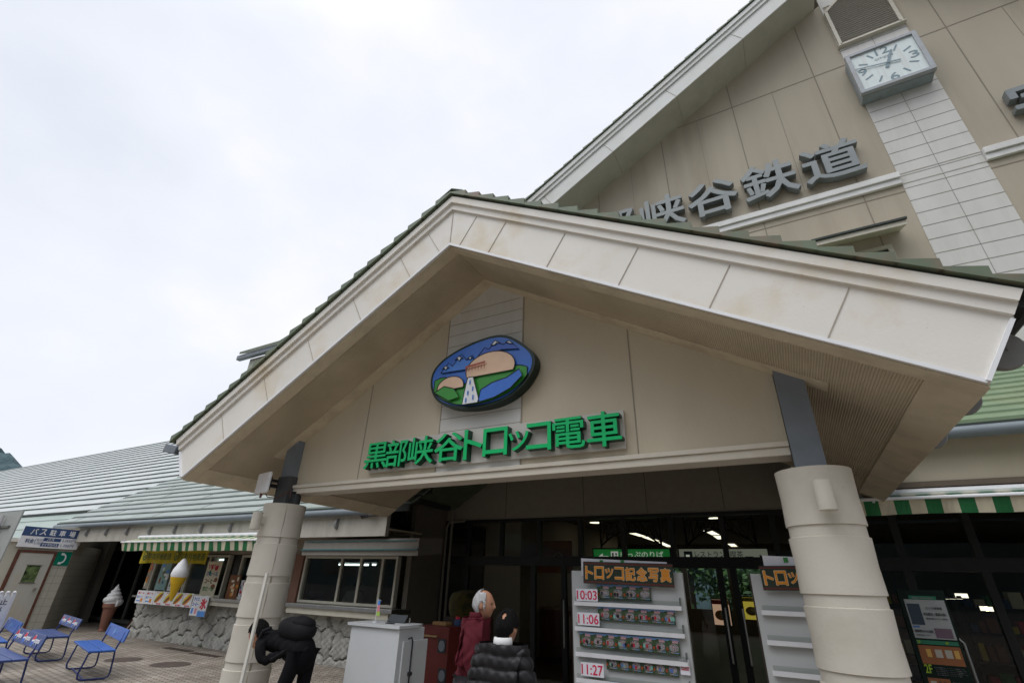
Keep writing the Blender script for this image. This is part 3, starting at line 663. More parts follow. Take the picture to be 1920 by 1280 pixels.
mb.poly([(-4.1, SY-.009, 2.22), (-3.98, SY-.009, 2.30), (-3.98, SY-.009, 2.24), (-3.84, SY-.009, 2.24), (-3.84, SY-.009, 2.20), (-3.98, SY-.009, 2.20), (-3.98, SY-.009, 2.14)])
mb.box((-3.78, SY-.010, 2.12), (-3.60, SY-.008, 2.34)); mb.build('lettering', emit('sign_white', (.9, .95, .85), .32), g1)
mb = MB(); mb.box((-3.75, SY-.013, 2.2), (-3.71, SY-.011, 2.31)); disc(mb, (-3.65, SY-.012, 2.28), .022, .025); mb.box((-3.68, SY-.013, 2.14), (-3.62, SY-.011, 2.24)); mb.build('pictogram', GRN, g1)
g2 = guide(-2.2, -.42, SY, 2.06, 2.385, (.62, .66, .52), 'white backlit hall sign pointing right to the restaurant', 'restaurant_sign', .17)
mb = MB(); text(mb, 'レストラン&喫茶', (-1.38, SY-.008, 2.28), .98, .13, bold=.004); text(mb, 'Restaurant & Cafe', (-1.45, SY-.008, 2.15), .8, .07)
mb.box((-2.1, SY-.010, 2.1), (-1.92, SY-.008, 2.34)); mb.box((-.86, SY-.010, 2.1), (-.7, SY-.008, 2.24))
mb.poly([(-.46, SY-.009, 2.2), (-.58, SY-.009, 2.28), (-.58, SY-.009, 2.22), (-.72, SY-.009, 2.22), (-.72, SY-.009, 2.18), (-.58, SY-.009, 2.18), (-.58, SY-.009, 2.12)])
mb.build('lettering', flat('sign_dark', (.02, .05, .03)), g2)
mb = MB(); mb.box((-2.06, SY-.013, 2.16), (-1.98, SY-.011, 2.27)); mb.build('pictogram', emit('sign_cup', (.8, .85, .7), .4), g2)
# ticket counter and stair
tcn = thing('ticket_counter', (-5.2, 13.4, 0), 'curved red-brown wooden counter inside the dark hall', 'counter'); pts = [(-7.0+2.9*k/10, 13.2+.5*math.sin(math.pi*k/10)*-1, ) for k in range(11)]
mb = MB()
for k in range(10):
    (xa, ya), (xb, yb) = pts[k], pts[k+1]; mb.prism([(xa, ya, 0), (xb, yb, 0), (xb, yb, 1.02), (xa, ya, 1.02)], (0, .5, 0))
mb.build('front', mat('counter_wood', (.16, .045, .025), .4, .2, 4), tcn)
mb = MB(); mb.prism([(x, y-.06, 1.021) for x, y in pts]+[(pts[-1][0], 13.9, 1.021), (pts[0][0], 13.9, 1.021)], (0, 0, .05)); mb.build('top', mat('counter_top', (.28, .16, .09), .35, .15, 5), tcn)
stp = thing('staircase', (-6.2, 17, 0), 'dim staircase with a red handrail rising inside the hall', 'staircase')
mb = MB()
for k in range(14): mb.box((-7.8+k*.24, 16.4, 3.2-k*.22-.2), (-7.52+k*.24, 17.6, 3.2-k*.22))
mb.build('steps', flat('stair_grey', (.33, .31, .27)), stp)
mb = MB(); mb.tube([(-7.8, 16.35, 4.0), (-4.4, 16.35, .95)], .03, 8)
for k in range(8): mb.tube([(-7.5+k*.44, 16.35, 3.73-k*.395), (-7.5+k*.44, 16.35, 3.0-k*.395)], .015, 6)
mb.build('handrail', flat('rail_red', (.3, .04, .03)), stp)
bd = thing('brown_wall_board', (-5.4, 12.4, 1.9), 'brown hanging board with a pale swirl emblem in the hall', 'board')
MB().box((-5.95, 12.4, 1.86), (-4.95, 12.46, 2.62)).build('panel', BROWN, bd)
mb = MB(); pa = [(-5.33+.15*math.cos(q)*(1-.09*q), 12.385, 2.2+.15*math.sin(q)*(1-.09*q)) for q in np.linspace(0, 8, 26)]; mb.tube(pa, .02, 6); mb.build('swirl', flat('swirl_tan', (.42, .36, .25)), bd)
# lit snack poster and yellow poster in the hall, souvenir shelves right of the doors
def poster(name, x, z, y, w, h, cols, label, ems=.35, txt=None):
    t = thing(name, (x, y, z-h/2), label, 'poster'); MB().box((x-w/2-.02, y, z-h/2-.02), (x+w/2+.02, y+.06, z+h/2+.02)).build('frame', BLACKF, t)
    MB().box((x-w/2, y-.006, z-h/2), (x+w/2, y-.001, z+h/2)).build('sheet', emit(name+'_sheet', cols[0], ems), t)
    mb = MB(); rect(mb, (x, y-.008, z+h*.40), w, h*.18, m=0); disc(mb, (x-.05*w, y-.009, z-h*.12), w*.36, h*.2, m=1); disc(mb, (x+.1*w, y-.011, z-h*.05), w*.2, h*.12, m=2)
    if txt: text(mb, txt, (x, y-.012, z+h*.40), w*.8, h*.1, m=2)
    mb.build('print', [flat('c_%s_1' % name, cols[1]), flat('c_%s_2' % name, cols[2]), flat('c_%s_3' % name, cols[3])], t)
p1_, p2_ = P(1353, 1147, Y=11), P(1410, 1140, Y=11)
poster('snack_poster', p1_.x, p1_.z, 11, .30, .42, ((.75, .48, .33), (.6, .05, .05), (.75, .32, .1), (.9, .7, .4)), 'lit snack poster with red heading seen through the door glass', .5)
poster('yellow_poster', p2_.x, p2_.z, 11, .28, .36, ((.75, .6, .08), (.7, .55, .1), (.45, .3, .05), (.9, .8, .3)), 'yellow poster seen through the glass beside the snack poster', .4)
for k, (x, y) in enumerate(((1.2, 13.5), (3.4, 13.0), (5.6, 13.6), (7.8, 13))):
    t = thing('souvenir_shelf', (x, y, 0), ('dark souvenir shelf nearest the round pillar', 'dark souvenir shelf second along behind the right glass', 'dark souvenir shelf third along behind the right glass', 'dark souvenir shelf farthest right behind the glass')[k], 'shelf')
    mb = MB(); mb.box((x-.8, y, 0), (x-.75, y+.4, 1.7)); mb.box((x+.75, y, 0), (x+.8, y+.4, 1.7))
    for z in (.1, .55, 1.0, 1.4): mb.box((x-.75, y, z), (x+.75, y+.4, z+.04))
    mb.build('rack', DARKWOOD, t); mb = MB()
    for z in (.14, .59, 1.04, 1.44):
        xx = x-.7
        while xx < x+.6:
            w_ = random.uniform(.08, .2); mb.box((xx, y+.05, z), (xx+w_, y+.3, z+random.uniform(.1, .28)), random.randrange(6)); xx += w_+.03
    o = mb.build('goods', [RED, BROWN, CREAM, GRN, NAVY, YEL], t); o['kind'] = 'stuff'
for px, py, y, w_, l in ((1803, 1116, 12.5, .10, 'bright rectangular lamp behind the right-hand glass'), (1845, 1140, 12.6, .06, 'left lamp of the small bright pair low behind the right glass'), (1855, 1141, 12.6, .06, 'right lamp of the small bright pair low behind the right glass')):
    p = P(px, py, Y=y); t = thing('display_lamp', tuple(p), l, 'light'); MB().box((p.x-w_, y+.01, p.z-.05), (p.x+w_, y+.1, p.z+.05)).build('housing', BLACKF, t); MB().box((p.x-w_*.9, y, p.z-.035), (p.x+w_*.9, y+.008, p.z+.035)).build('diffuser', LAMP, t)
for k, px in enumerate((1773, 1786, 1799)):
    p = P(px, 1122, Y=12.3); t = thing('spot_lamp', tuple(p), ('small warm spot lamp nearest the pillar in a row of three', 'small warm spot lamp in the middle of a row of three', 'small warm spot lamp farthest from the pillar in a row of three')[k], 'light')
    MB().lathe([(.03, .05), (.05, 0)], p, 12).build('hood', BLACKF, t); MB().lathe([(.042, -.004), (.042, 0)], p, 12).build('bulb', LAMP, t)
# trees outside the rear windows
LEAF = [mat('leaf_a', (.05, .12, .03), .7, .3, 3), mat('leaf_b', (.08, .17, .045), .7, .3, 3), mat('leaf_c', (.03, .08, .025), .7, .3, 3)]
def leaf_tree(x, y, h, r, label, n=3200):
    t = thing('broadleaf_tree', (x, y, 0), label, 'tree', 'trees outside the rear windows'); MB().tube([(x, y, 0), (x+.1, y, h*.35), (x-.05, y+.1, h*.8)], [.22, .16, .05], 8).build('trunk', mat('bark', (.05, .04, .03), .9, .2, 6), t)
    mb = MB(); cl = [(random.gauss(0, r*.55), random.gauss(0, r*.45), h*(.12+.8*random.random())) for _ in range(26)]
    for _ in range(n):
        c = random.choice(cl); p = Vector((x+c[0]+random.gauss(0, r*.22), y+c[1]+random.gauss(0, r*.22), max(.4, c[2]+random.gauss(0, r*.2))))
        a = Vector((random.gauss(0, 1), random.gauss(0, 1), random.gauss(0, 1))).normalized(); b = a.orthogonal().normalized(); s_ = random.uniform(.09, .2)
        mb.quad(p-a*s_, p+b*s_*.6, p+a*s_, p-b*s_*.6, random.randrange(3))
    mb.build('crown', LEAF, t)
for k, (x, y, h, r) in enumerate(((-5, 29, 6, 2.2), (-1.0, 30.5, 7, 2.6), (2.6, 29.4, 6, 2.5), (7, 30, 7, 2.6), (11.5, 29.5, 6.5, 2.5))):
    leaf_tree(x, y, h, r, 'green leafy tree outside the rear windows, '+('farthest left', 'left of the photo board', 'right of the photo board', 'behind the souvenir shelves', 'farthest right')[k])

# ================================================================== food counter range left of the porch
SYB, SYF = 8.45, 7.6                                 # stone base plane, eave fascia plane
XL, XR = -16.45, -7.05
shop = thing('food_shop', (-12, SYB, 0), 'low snack shop wing with rough stone base, serving windows and ribbed metal roof', 'shop')
def stone_wall(x0, x1, y, z0, z1, parent):
    nx, nz_ = int((x1-x0)/.028), int((z1-z0)/.028)
    rng_ = np.random.RandomState(4); seeds = []
    gx, gz = .42, .37
    for i in range(int((x1-x0)/gx)+3):
        for j in range(int((z1-z0)/gz)+3):
            seeds.append((x0+(i-1+.5*(j % 2))*gx+rng_.uniform(-.16, .16), z0+(j-1)*gz+rng_.uniform(-.14, .14)))
    sd_ = np.array(seeds); hts = rng_.uniform(.02, .07, len(sd_)); tilt = rng_.uniform(-.25, .25, (len(sd_), 2))
    X, Z = np.meshgrid(np.linspace(x0, x1, nx), np.linspace(z0, z1, nz_)); pts = np.stack([X.ravel(), Z.ravel()], 1)
    pts2 = pts + .025*np.stack([np.sin(pts[:, 1]*23+pts[:, 0]*9), np.cos(pts[:, 0]*19-pts[:, 1]*7)], 1)
    D = np.sqrt(((pts2[:, None, :]-sd_[None])**2).sum(2)); idx = np.argsort(D, 1)[:, :2]; f1 = np.take_along_axis(D, idx, 1); edge = f1[:, 1]-f1[:, 0]
    k = idx[:, 0]; rel = pts2-sd_[k]; s_ = np.clip(edge/.05, 0, 1); s_ = s_*s_*(3-2*s_)
    rough = .012*np.sin(pts[:, 0]*41+k)*np.sin(pts[:, 1]*53+2*k)+.008*np.sin(pts[:, 0]*97+pts[:, 1]*71+k*3)
    h = s_*(hts[k]+(rel*tilt[k]).sum(1)*.35+rough+.02)
    V = np.stack([pts[:, 0], y-h, pts[:, 1]], 1); Fq = [(j*nx+i, j*nx+i+1, (j+1)*nx+i+1, (j+1)*nx+i) for j in range(nz_-1) for i in range(nx-1)]
    col = np.where(edge < .024, 0, 1)
    fm = [0 if col[f[0]] else 1 for f in Fq]
    mb = MB(); mb.v = [tuple(v) for v in V]; mb.f = Fq; mb.m = fm
    return mb.build('stone_base', [mat('rough_stone', (.42, .41, .375), .9, .18, 5, bump=.5, bscale=70, stain=(.27, .26, .235), stain_scale=3), mat('stone_mortar', (.17, .165, .15), .95, .15, 8)], parent, smooth=True, angle=60)
stone_wall(XL, XR, SYB+.03, 0, .94, shop)
MB().box((XL-.05, SYB+.035, 0), (XR, SYB+.35, .95)).build('base_wall', flat('base_wall_grey', (.28, .27, .24), .9), shop)
MB().box((XL-.05, SYB-.22, .955), (-13.45, SYB+.3, 1.0)).build('counter_shelf', STAINL, shop)
MB().box((-13.45, SYB-.30, 1.0), (-10.1, SYB+.3, 1.06)).build('counter_shelf', STAINL, shop, bev=.005)
MB().box((-13.43, SYB-.26, .90), (-10.12, SYB+.02, .998)).build('counter_apron', FRAMEC, shop)
MB().box((-10.05, SYB-.30, 1.0), (-7.0, SYB+.3, 1.07)).build('counter_shelf', STAINL, shop, bev=.005)
MB().box((-10.03, SYB-.26, .885), (-7.1, SYB+.02, .998)).build('counter_apron', FRAMEC, shop)
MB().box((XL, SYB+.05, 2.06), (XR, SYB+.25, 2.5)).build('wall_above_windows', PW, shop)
MB().box((-12.72, SYB+.05, 1.06), (-12.45, SYB+.25, 2.06)).build('wall_pier', BLACKF, shop)
MB().box((-10.36, SYB-.02, 1.065), (-10.1, SYB+.25, 2.06)).build('wall_pier', mat('reddish_post', (.25, .13, .09), .6, .1, 6), shop)
def window(x0, x1, z0, z1, ms, y=SYB+.05, fw=.05):
    mb = MB(); mb.box((x0, y-.05, z0), (x0+fw, y+.06, z1)); mb.box((x1-fw, y-.05, z0), (x1, y+.06, z1)); mb.box((x0+fw, y-.045, z0), (x1-fw, y+.055, z0+fw)); mb.box((x0+fw, y-.045, z1-fw), (x1-fw, y+.055, z1))
    for m_ in ms: mb.box((m_-.03, y-.03, z0+fw), (m_+.03, y+.04, z1-fw))
    w = mb.build('window', FRAMEC, shop); MB().quad((x0+fw, y, z0+fw), (x1-fw, y, z0+fw), (x1-fw, y, z1-fw), (x0+fw, y, z1-fw)).build('pane', GLASSW, w)
window(-16.3, -14.6, 1.06, 2.03, (-15.45,)); window(-14.58, -12.9, 1.06, 2.04, (-13.75,)); window(-12.4, -10.4, 1.065, 2.04, (-11.9, -11.2))
window(-10.05, -7.25, 1.08, 2.03, (-8.88, -8.3, -7.68))
MB().box((XL-.05, SYB+.3, 0), (XL+.05, 13, 2.9)).build('end_wall', WALLD, shop)
mb = MB(); mb.box((XL, 11.5, 0), (XR, 11.6, 2.9)); mb.box((XL, SYB+.3, 2.5), (XR, 11.5, 2.56)); mb.box((XL, SYB+.36, .0), (XR, 11.5, .05)); mb.build('kitchen_shell', flat('kitchen_dim', (.16, .15, .13), .9), shop)
for px, y, hw2, l in ((662, 10.6, .55, 'fluorescent tube inside the kitchen window nearest the glass doors'), (698, 10.9, .12, 'short end of a second kitchen tube beside the long one'), (408, 10.4, .3, 'bright tube inside the snack window left of the pillar')):
    p = P(px, 1058 if px > 500 else 1049, Y=y); t = thing('kitchen_light', (p.x, y, p.z), l, 'light'); MB().box((p.x-hw2-.03, y+.02, p.z-.01), (p.x+hw2+.03, y+.12, p.z+.06)).build('housing', WHITEMETAL, t); MB().box((p.x-hw2, y, p.z-.02), (p.x+hw2, y+.019, p.z+.015)).build('tube', emit('tube_cool', (.85, 1, .95), 3), t)
# eave: soffit, fascia with half-round brackets, gutter, stepped roof
EL, ER = -20.95, -6.93
MB().box((EL, SYF, 2.35), (ER, SYF+.1, 2.79)).build('eave_fascia', mat('eave_fascia_paint', (.47, .445, .385), .75, .06, 3, stain=(.30, .28, .24), stain_scale=2.2, stretch=(1.5, 1, .4), stain_amt=.6), shop)
MB().box((EL, SYF+.1, 2.47), (ER, SYB+.3, 2.5)).build('eave_soffit', SOFB, shop)
for k, px in enumerate((165, 201, 239, 281, 327, 376, 430, 630)):
    p = P(px, 990 if px < 600 else 982, Y=SYF-.05)
    mb = half_disc(MB(), (p.x, SYF-.001, 2.60), .105, (0, -1, 0), .05); mb.build('eave_bracket', GREYP, shop)
MB().tube([(EL-.1, SYF-.09, 2.81), (-7.2, SYF-.09, 2.81)], .075, 12).build('gutter', GUTTER, shop, smooth=True)
mb = MB(); mb.box((-7.3, SYF-.16, 2.72), (-7.15, SYF-.03, 2.93)); mb.tube([(-7.25, SYF-.1, 2.75), (-7.6, SYF+.0, 2.72), (-7.75, SYF+.05, 2.86)], .04, 8); mb.build('rain_hopper', flat('hopper_dark', (.05, .05, .055)), shop)
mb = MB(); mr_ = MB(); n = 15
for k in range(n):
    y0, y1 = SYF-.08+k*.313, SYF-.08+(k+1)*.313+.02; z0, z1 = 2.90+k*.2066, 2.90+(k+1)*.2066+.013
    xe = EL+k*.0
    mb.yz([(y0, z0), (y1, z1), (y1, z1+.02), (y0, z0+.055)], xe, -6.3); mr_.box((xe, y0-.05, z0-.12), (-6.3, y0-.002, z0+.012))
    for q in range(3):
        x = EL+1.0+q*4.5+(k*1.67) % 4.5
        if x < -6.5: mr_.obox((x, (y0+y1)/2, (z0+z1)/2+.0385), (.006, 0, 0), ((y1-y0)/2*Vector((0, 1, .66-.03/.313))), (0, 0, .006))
mb.build('roof', ROOFM2, shop); mr_.build('step_shade_strip', RISER, shop)
# ------------------------------------------------------------------ long hall with the big pale roof farther left
lh = thing('long_shed', (-40, 9, 0), 'long low building with a big pale ribbed metal roof at far left', 'building')
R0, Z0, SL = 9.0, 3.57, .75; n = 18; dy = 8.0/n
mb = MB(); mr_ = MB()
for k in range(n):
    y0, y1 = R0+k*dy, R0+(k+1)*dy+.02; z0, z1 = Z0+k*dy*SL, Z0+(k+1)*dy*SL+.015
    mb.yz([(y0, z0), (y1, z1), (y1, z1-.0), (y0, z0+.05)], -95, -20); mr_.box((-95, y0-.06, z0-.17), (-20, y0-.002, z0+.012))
mb.build('roof', ROOFM, lh); mr_.build('step_shade_strip', RISER, lh)
mb = MB()
for k in range(3): mb.yz([(7.6+k*.5, 2.45+k*.37), (8.12+k*.5, 2.83+k*.37), (8.12+k*.5, 2.86+k*.37), (7.6+k*.5, 2.51+k*.37)], -95, -21.05)
mb.build('apron_roof', mat('apron_green', (.24, .31, .27), .35, .12, 1.4, stain=(.32, .37, .335), stain_scale=.6), lh)
MB().yz([(16.9, 9.56), (17.1, 9.68), (17.3, 9.56)], -95, -20).build('ridge_cap', ROOFM2, lh)
MB().box((-95, 9.2, 0), (-21, 9.4, 3.6)).build('wall', flat('shed_wall', (.14, .13, .11), .9), lh)
MB().yz([(17.0, 9.5), (25, 3.5), (25, 3.4), (17, 9.4)], -95, -20).build('rear_roof', ROOFM2, lh)
# dark recess with a glass door between the booth and the shop
rc = thing('recessed_entrance', (-18.6, 10.4, 0), 'dark recessed doorway with aluminium framed glass between booth and shop', 'doorway')
MB().box((-34, 11.2, 0), (XL-.05, 11.3, 2.9)).build('back_wall', flat('recess_dark', (.05, .045, .04), .9), rc)
mb = MB(); mb.box((-24.4, 9.9, .05), (XL-.05, 9.97, .14)); mb.box((-24.4, 9.9, 2.25), (XL-.05, 9.97, 2.34))
for x in (-24.3, -22.9, -21.4, -20.0, -18.5, -17.0): mb.box((x-.04, 9.9, .14), (x+.04, 9.97, 2.25))
mb.build('door_frame', flat('dull_aluminium', (.15, .15, .14), .5), rc); MB().quad((-24.4, 9.935, .14), (XL-.05, 9.935, .14), (XL-.05, 9.935, 2.25), (-24.4, 9.935, 2.25)).build('door_glass', glass('dull_glass', (.6, .62, .6), .25), rc)
MB().box((-34, 9.9, 2.34), (XL-.05, 10.0, 2.9)).build('lintel', flat('recess_lintel', (.10, .09, .08), .9), rc)
# ================================================================== signs on the porch gable
EW = thing('landscape_emblem', (-2.66, YG, 3.27), 'oval painted landscape sign with snowy peaks and waterfall on the porch gable', 'sign')
oc = Vector((-2.655, YG-.12, 3.66))
def blob(k, n=64, sx=.655, sz=.385):
    q = 2*math.pi*k/n; r = 1+.015*math.sin(5*q+.7)
    bump = .10*math.exp(-((q-1.1)/.42)**2)                  # the outline swells at its upper right
    return (sx*math.cos(q)*(r+bump*.3), sz*math.sin(q)*(r+bump*1.2))
ol = [blob(k) for k in range(64)]
MB().prism([(oc.x+x*1.035, YG-.012, oc.z+z*1.05) for x, z in ol], (0, -.13, 0)).build('case', flat('emblem_edge', (.006, .022, .014), .4), EW)
mb = MB(); yy = YG-.146
ins = lambda x, z, s=1.0: (oc.x+x*s, oc.z+z*s)
mb.poly([(oc.x+x*.985, yy, oc.z+z*.975) for x, z in ol], 0)
def clipz(x): return .375*math.sqrt(max(0, 1-(x/.64)**2))
OLN = []
def patch(pts, m, k):
    mb.poly([(oc.x+x, yy-.008*k, oc.z+z) for x, z in pts], m)
    if 1 <= k < 6: OLN.append([(oc.x+x, yy-.008*k-.001, oc.z+z) for x, z in pts]+[(oc.x+pts[0][0], yy-.008*k-.001, oc.z+pts[0][1])])
hill = [(x, max(-clipz(x)*.96, -.02+.05*math.sin(x*7)+.04*math.sin(x*13+1))) for x in np.linspace(-.6, .6, 30)]
patch([(x, -clipz(x)*.97) for x in np.linspace(-.6, .6, 30)]+hill[::-1], 1, 1)
patch([(-.52, .08), (-.42, .19), (-.36, .14), (-.25, .27), (-.17, .18), (-.10, .23), (-.02, .06)], 2, 2)
for a in ((-.45, .16, .05), (-.27, .25, .06), (-.12, .215, .04)):
    x, z, s_ = a; patch([(x-s_, z-s_*.8), (x-s_*.1, z), (x+s_*.9, z-s_*.7), (x+s_*.4, z-s_*.55), (x+.1*s_, z-s_*1.1), (x-s_*.4, z-s_*.5)], 3, 3)
patch([(.50*math.cos(q)*.62+.15, .05+.20*math.sin(q)-.03) for q in np.linspace(-.35, math.pi+.35, 24)], 4, 3)      # tan rounded hill
patch([(.50*math.cos(q)*.36-.36, -.12+.13*math.sin(q)) for q in np.linspace(-.2, math.pi+.2, 20)], 4, 3)
patch([(-.62+.05, -.16), (-.44, -.10), (-.30, -.15), (-.22, -.26), (-.36, -.285), (-.5, -.2)], 1, 4)
patch([(-.12, -.05), (-.05, -.05), (.0, -.2), (.05, -.36), (-.17, -.36), (-.15, -.2)], 3, 5)
for x, z in ((-.08, -.12), (-.04, -.2), (-.10, -.24), (-.03, -.3), (-.12, -.32)): patch([(x-.008, z+.03), (x+.008, z+.03), (x+.006, z-.02), (x-.01, z-.02)], 0, 6)
patch([(.03, -.36), (.06, -.22), (.2, -.16), (.38, -.13), (.52, -.06), (.56, -.14), (.42, -.26), (.24, -.33)], 0, 5)
patch([(-.16, .09), (.10, .11), (.10, .085), (-.16, .065)], 5, 6)
for k in range(7): x = -.15+k*.04; patch([(x, .07), (x+.008, .07), (x+.008, .02), (x, .02)], 5, 6)
patch([(-.02, .20), (.06, .29), (.12, .26), (.2, .35), (.3, .28), (.38, .31), (.5, .19), (.3, .22)], 6, 2); patch([(.15, .30), (.2, .35), (.26, .305), (.22, .315), (.2, .295)], 3, 3); patch([(.34, .298), (.38, .31), (.43, .262), (.38, .275)], 3, 3)
mb.build('painted_face', [flat('emblem_blue', (.045, .17, .62), .3), flat('emblem_green', (.04, .30, .04), .3), flat('emblem_mountain', (.06, .22, .70), .3), flat('emblem_white', (.8, .82, .84), .3), flat('emblem_tan', (.80, .55, .38), .3), flat('emblem_bridge', (.35, .07, .04), .3), flat('emblem_deep', (.03, .11, .50), .3), flat('emblem_gold', (.62, .43, .04), .3)], EW)
mb = MB()
for pa in OLN: mb.tube(pa, .005, 5)
mb.build('painted_outline', flat('emblem_line', (.012, .012, .02), .4), EW)
# raised green lettering on a pale board
TS = thing('train_name_sign', (-2.655, YG, 2.7), 'long pale board with raised green Japanese characters above the porch beam', 'sign')
MB().box((-4.19, YG-.035, 2.70), (-1.112, YG-.009, 3.057)).build('backboard', mat('sign_board', (.60, .58, .53), .5, .04, 3, stain=(.5, .47, .42), stain_scale=2), TS)
spans = ((687, 729, 853), (727, 766, 845), (769, 815, 838), (817, 870, 836), (871, 906, 836), (907, 953, 830), (955, 993, 826), (988, 1035, 818), (1037, 1098, 812), (1101, 1166, 805))
pos = [P((a+b)/2, y, Y=YG-.1) for a, b, y in spans]; wid = [P(b, y, Y=YG-.1).x-P(a, y, Y=YG-.1).x for a, b, y in spans]
hei = [.30, .31, .31, .31, .32, .29, .20, .28, .30, .33]
GS = flat('letter_green_edge', (.004, .06, .03), .4)
for ch, p, w_, h_ in zip('黒部峡谷トロッコ電車', pos, wid, hei):
    mb = MB(); text(mb, ch, (p.x, YG-.037, 2.875 if ch != 'ッ' else 2.855), w_, h_, depth=.085, bold=.014, res=2)
    o = mb.build('letter', [LGREEN, GS], TS)
    for f in o.data.polygons: f.material_index = 0 if f.normal.y < -.9 else 1
    mb = MB()
# small fixtures
def wall_lamp(x, y, z, label):
    t = thing('pillar_lamp', (x, y, z), label, 'lamp', 'drum lamps on the porch pillars'); MB().lathe([(.056, 0), (.058, .19), (.0, .19)], (x, y, z), 24).build('shade', CONC, t, smooth=True); MB().box((x-.035, y+.04, z+.06), (x+.035, y+.11, z+.15)).build('bracket', CONC, t, bev=.004); MB().lathe([(.05, .004), (.05, .008)], (x, y, z), 20).build('bulb_recess', BLACKF, t)
wall_lamp(.275, YG-.335, 2.085, 'cream drum lamp on the front of the right pillar')
wall_lamp(-5.585, YG-.335, 2.085, 'cream drum lamp beside the left pillar')
an = thing('panel_antenna', (-5.73, 3.95, 2.52), 'white flat panel antenna on the left steel post', 'antenna')
MB().obox((-5.73, 3.93, 2.64), (.155, -.03, 0), (0, .0, .13), (.005, .022, 0)).build('panel', WHITE, an, bev=.02)
mb = MB(); mb.box((-5.73, 3.96, 2.6), (-5.66, 4.10, 2.64)); mb.box((-5.73, 3.96, 2.67), (-5.66, 4.10, 2.70)); mb.tube([(-5.7, 4.0, 2.57), (-5.7, 4.0, 2.73)], .018, 8); mb.build('bracket', BLACKF, an)
mb = MB(); mb.tube([(-5.72, 3.93, 2.515), (-5.72, 3.93, 2.46)], .014, 8); mb.tube([(-5.66, 3.95, 2.51), (-5.64, 3.97, 2.47), (-5.55, 4.05, 2.47), (-5.45, 4.08, 2.53), (-5.4, 4.1, 2.56), (-5.38, 4.1, 2.47)], .006, 6); mb.build('cable', flat('cable_brown', (.12, .05, .04)), an)
fl = thing('floodlight', (-7.05, 3.42, 3.02), 'small grey floodlight at the left end of the porch fascia', 'floodlight')
mb = MB(); mb.obox((-7.06, 3.42, 3.07), Vector((1, .1, -.2)).normalized()*.13, (0, .06, .0), Vector((.2, 0, 1)).normalized()*.055); mb.build('housing', STEEL, fl, bev=.01)
mb = MB(); mb.obox((-7.2, 3.405, 3.10), (.012, .0, -.002), (0, .055, 0), (.01, 0, .05)); mb.build('glass', flat('flood_glass', (.5, .52, .52), .2), fl)
mb = MB().tube([(-6.95, 3.42, 3.06), (-6.6, 3.42, 3.02)], .02, 8); mb.build('arm', STEEL, fl)
# ================================================================== awnings
AWG = flat('awning_green', (.012, .15, .045), .6); AWC = flat('awning_cream', (.62, .57, .42), .6)
def awning(x0, x1, yf, zf, yb, zb, drop, ns, label, stripe0=0, slant=0, sag=.0):
    t = thing('striped_awning', ((x0+x1)/2, yb, zb), label, 'awning'); mb = MB(); w_ = (x1-x0)/ns
    for k in range(ns):
        a, b = x0+k*w_, x0+(k+1)*w_; m_ = (k+stripe0) % 2; q = 3
        for i in range(q):
            xa, xb = a+(b-a)*i/q, a+(b-a)*(i+1)/q
            rp = lambda x: .014*math.sin(x*9)+.01*math.sin(x*23+1)
            mb.quad((xa+slant, yf+.05+rp(xa), zf-drop+.006*math.sin(xa*5)), (xb+slant, yf+.05+rp(xb), zf-drop+.006*math.sin(xb*5)), (xb, yf, zf), (xa, yf, zf), m_)
            mb.quad((xa, yf, zf+.02), (xb, yf, zf+.02), (xb, yb, zb), (xa, yb, zb), m_)
    mb.build('canvas', [AWG, AWC], t)
    mb = MB(); mb.box((x0-.02, yf-.03, zf-.006), (x1+.02, yf+.03, zf+.03)); mb.build('front_bar', WHITEMETAL, t, bev=.01)
    mb = MB().tube([(x0+.1, yb-.06, zb+.03), (x1-.1, yb-.06, zb+.03)], .045, 10); mb.build('roller', WHITEMETAL, t, smooth=True)
    mb = MB()
    for x in (x0+.4, (x0+x1)/2, x1-.4): mb.tube([(x, yb, zb-.05), (x+.2, (yf+yb)/2, zb-.12), (x, yf, zf-.01)], .018, 6)
    mb.build('folding_arm', WHITEMETAL, t)
awning(-15.85, -9.9, 7.2, 2.27, SYF, 2.40, .20, 38, 'green and cream striped awning over the snack windows', 1, -.0)
awning(.62, 6.4, 7.5, 2.635, 7.97, 2.74, .165, 38, 'green and cream striped awning right of the round pillar', 0)
ra = thing('retracted_awning', (-7.8, 7.9, 2.0), 'rolled up grey awning box over the kitchen window', 'awning')
mb = MB(); mb.yz([(7.7, 2.0), (8.45, 2.08), (8.45, 2.36), (7.7, 2.31)], -9.3, -6.15); mb.build('cassette', flat('cassette_grey', (.24, .22, .19), .8), ra, bev=.01)
mb = MB(); mb.box((-9.2, 7.68, 2.26), (-6.2, 7.699, 2.275)); mb.box((-9.3, 7.66, 2.10), (-6.15, 7.699, 2.12)); mb.build('trim_line', flat('teal_line', (.05, .16, .17)), ra)
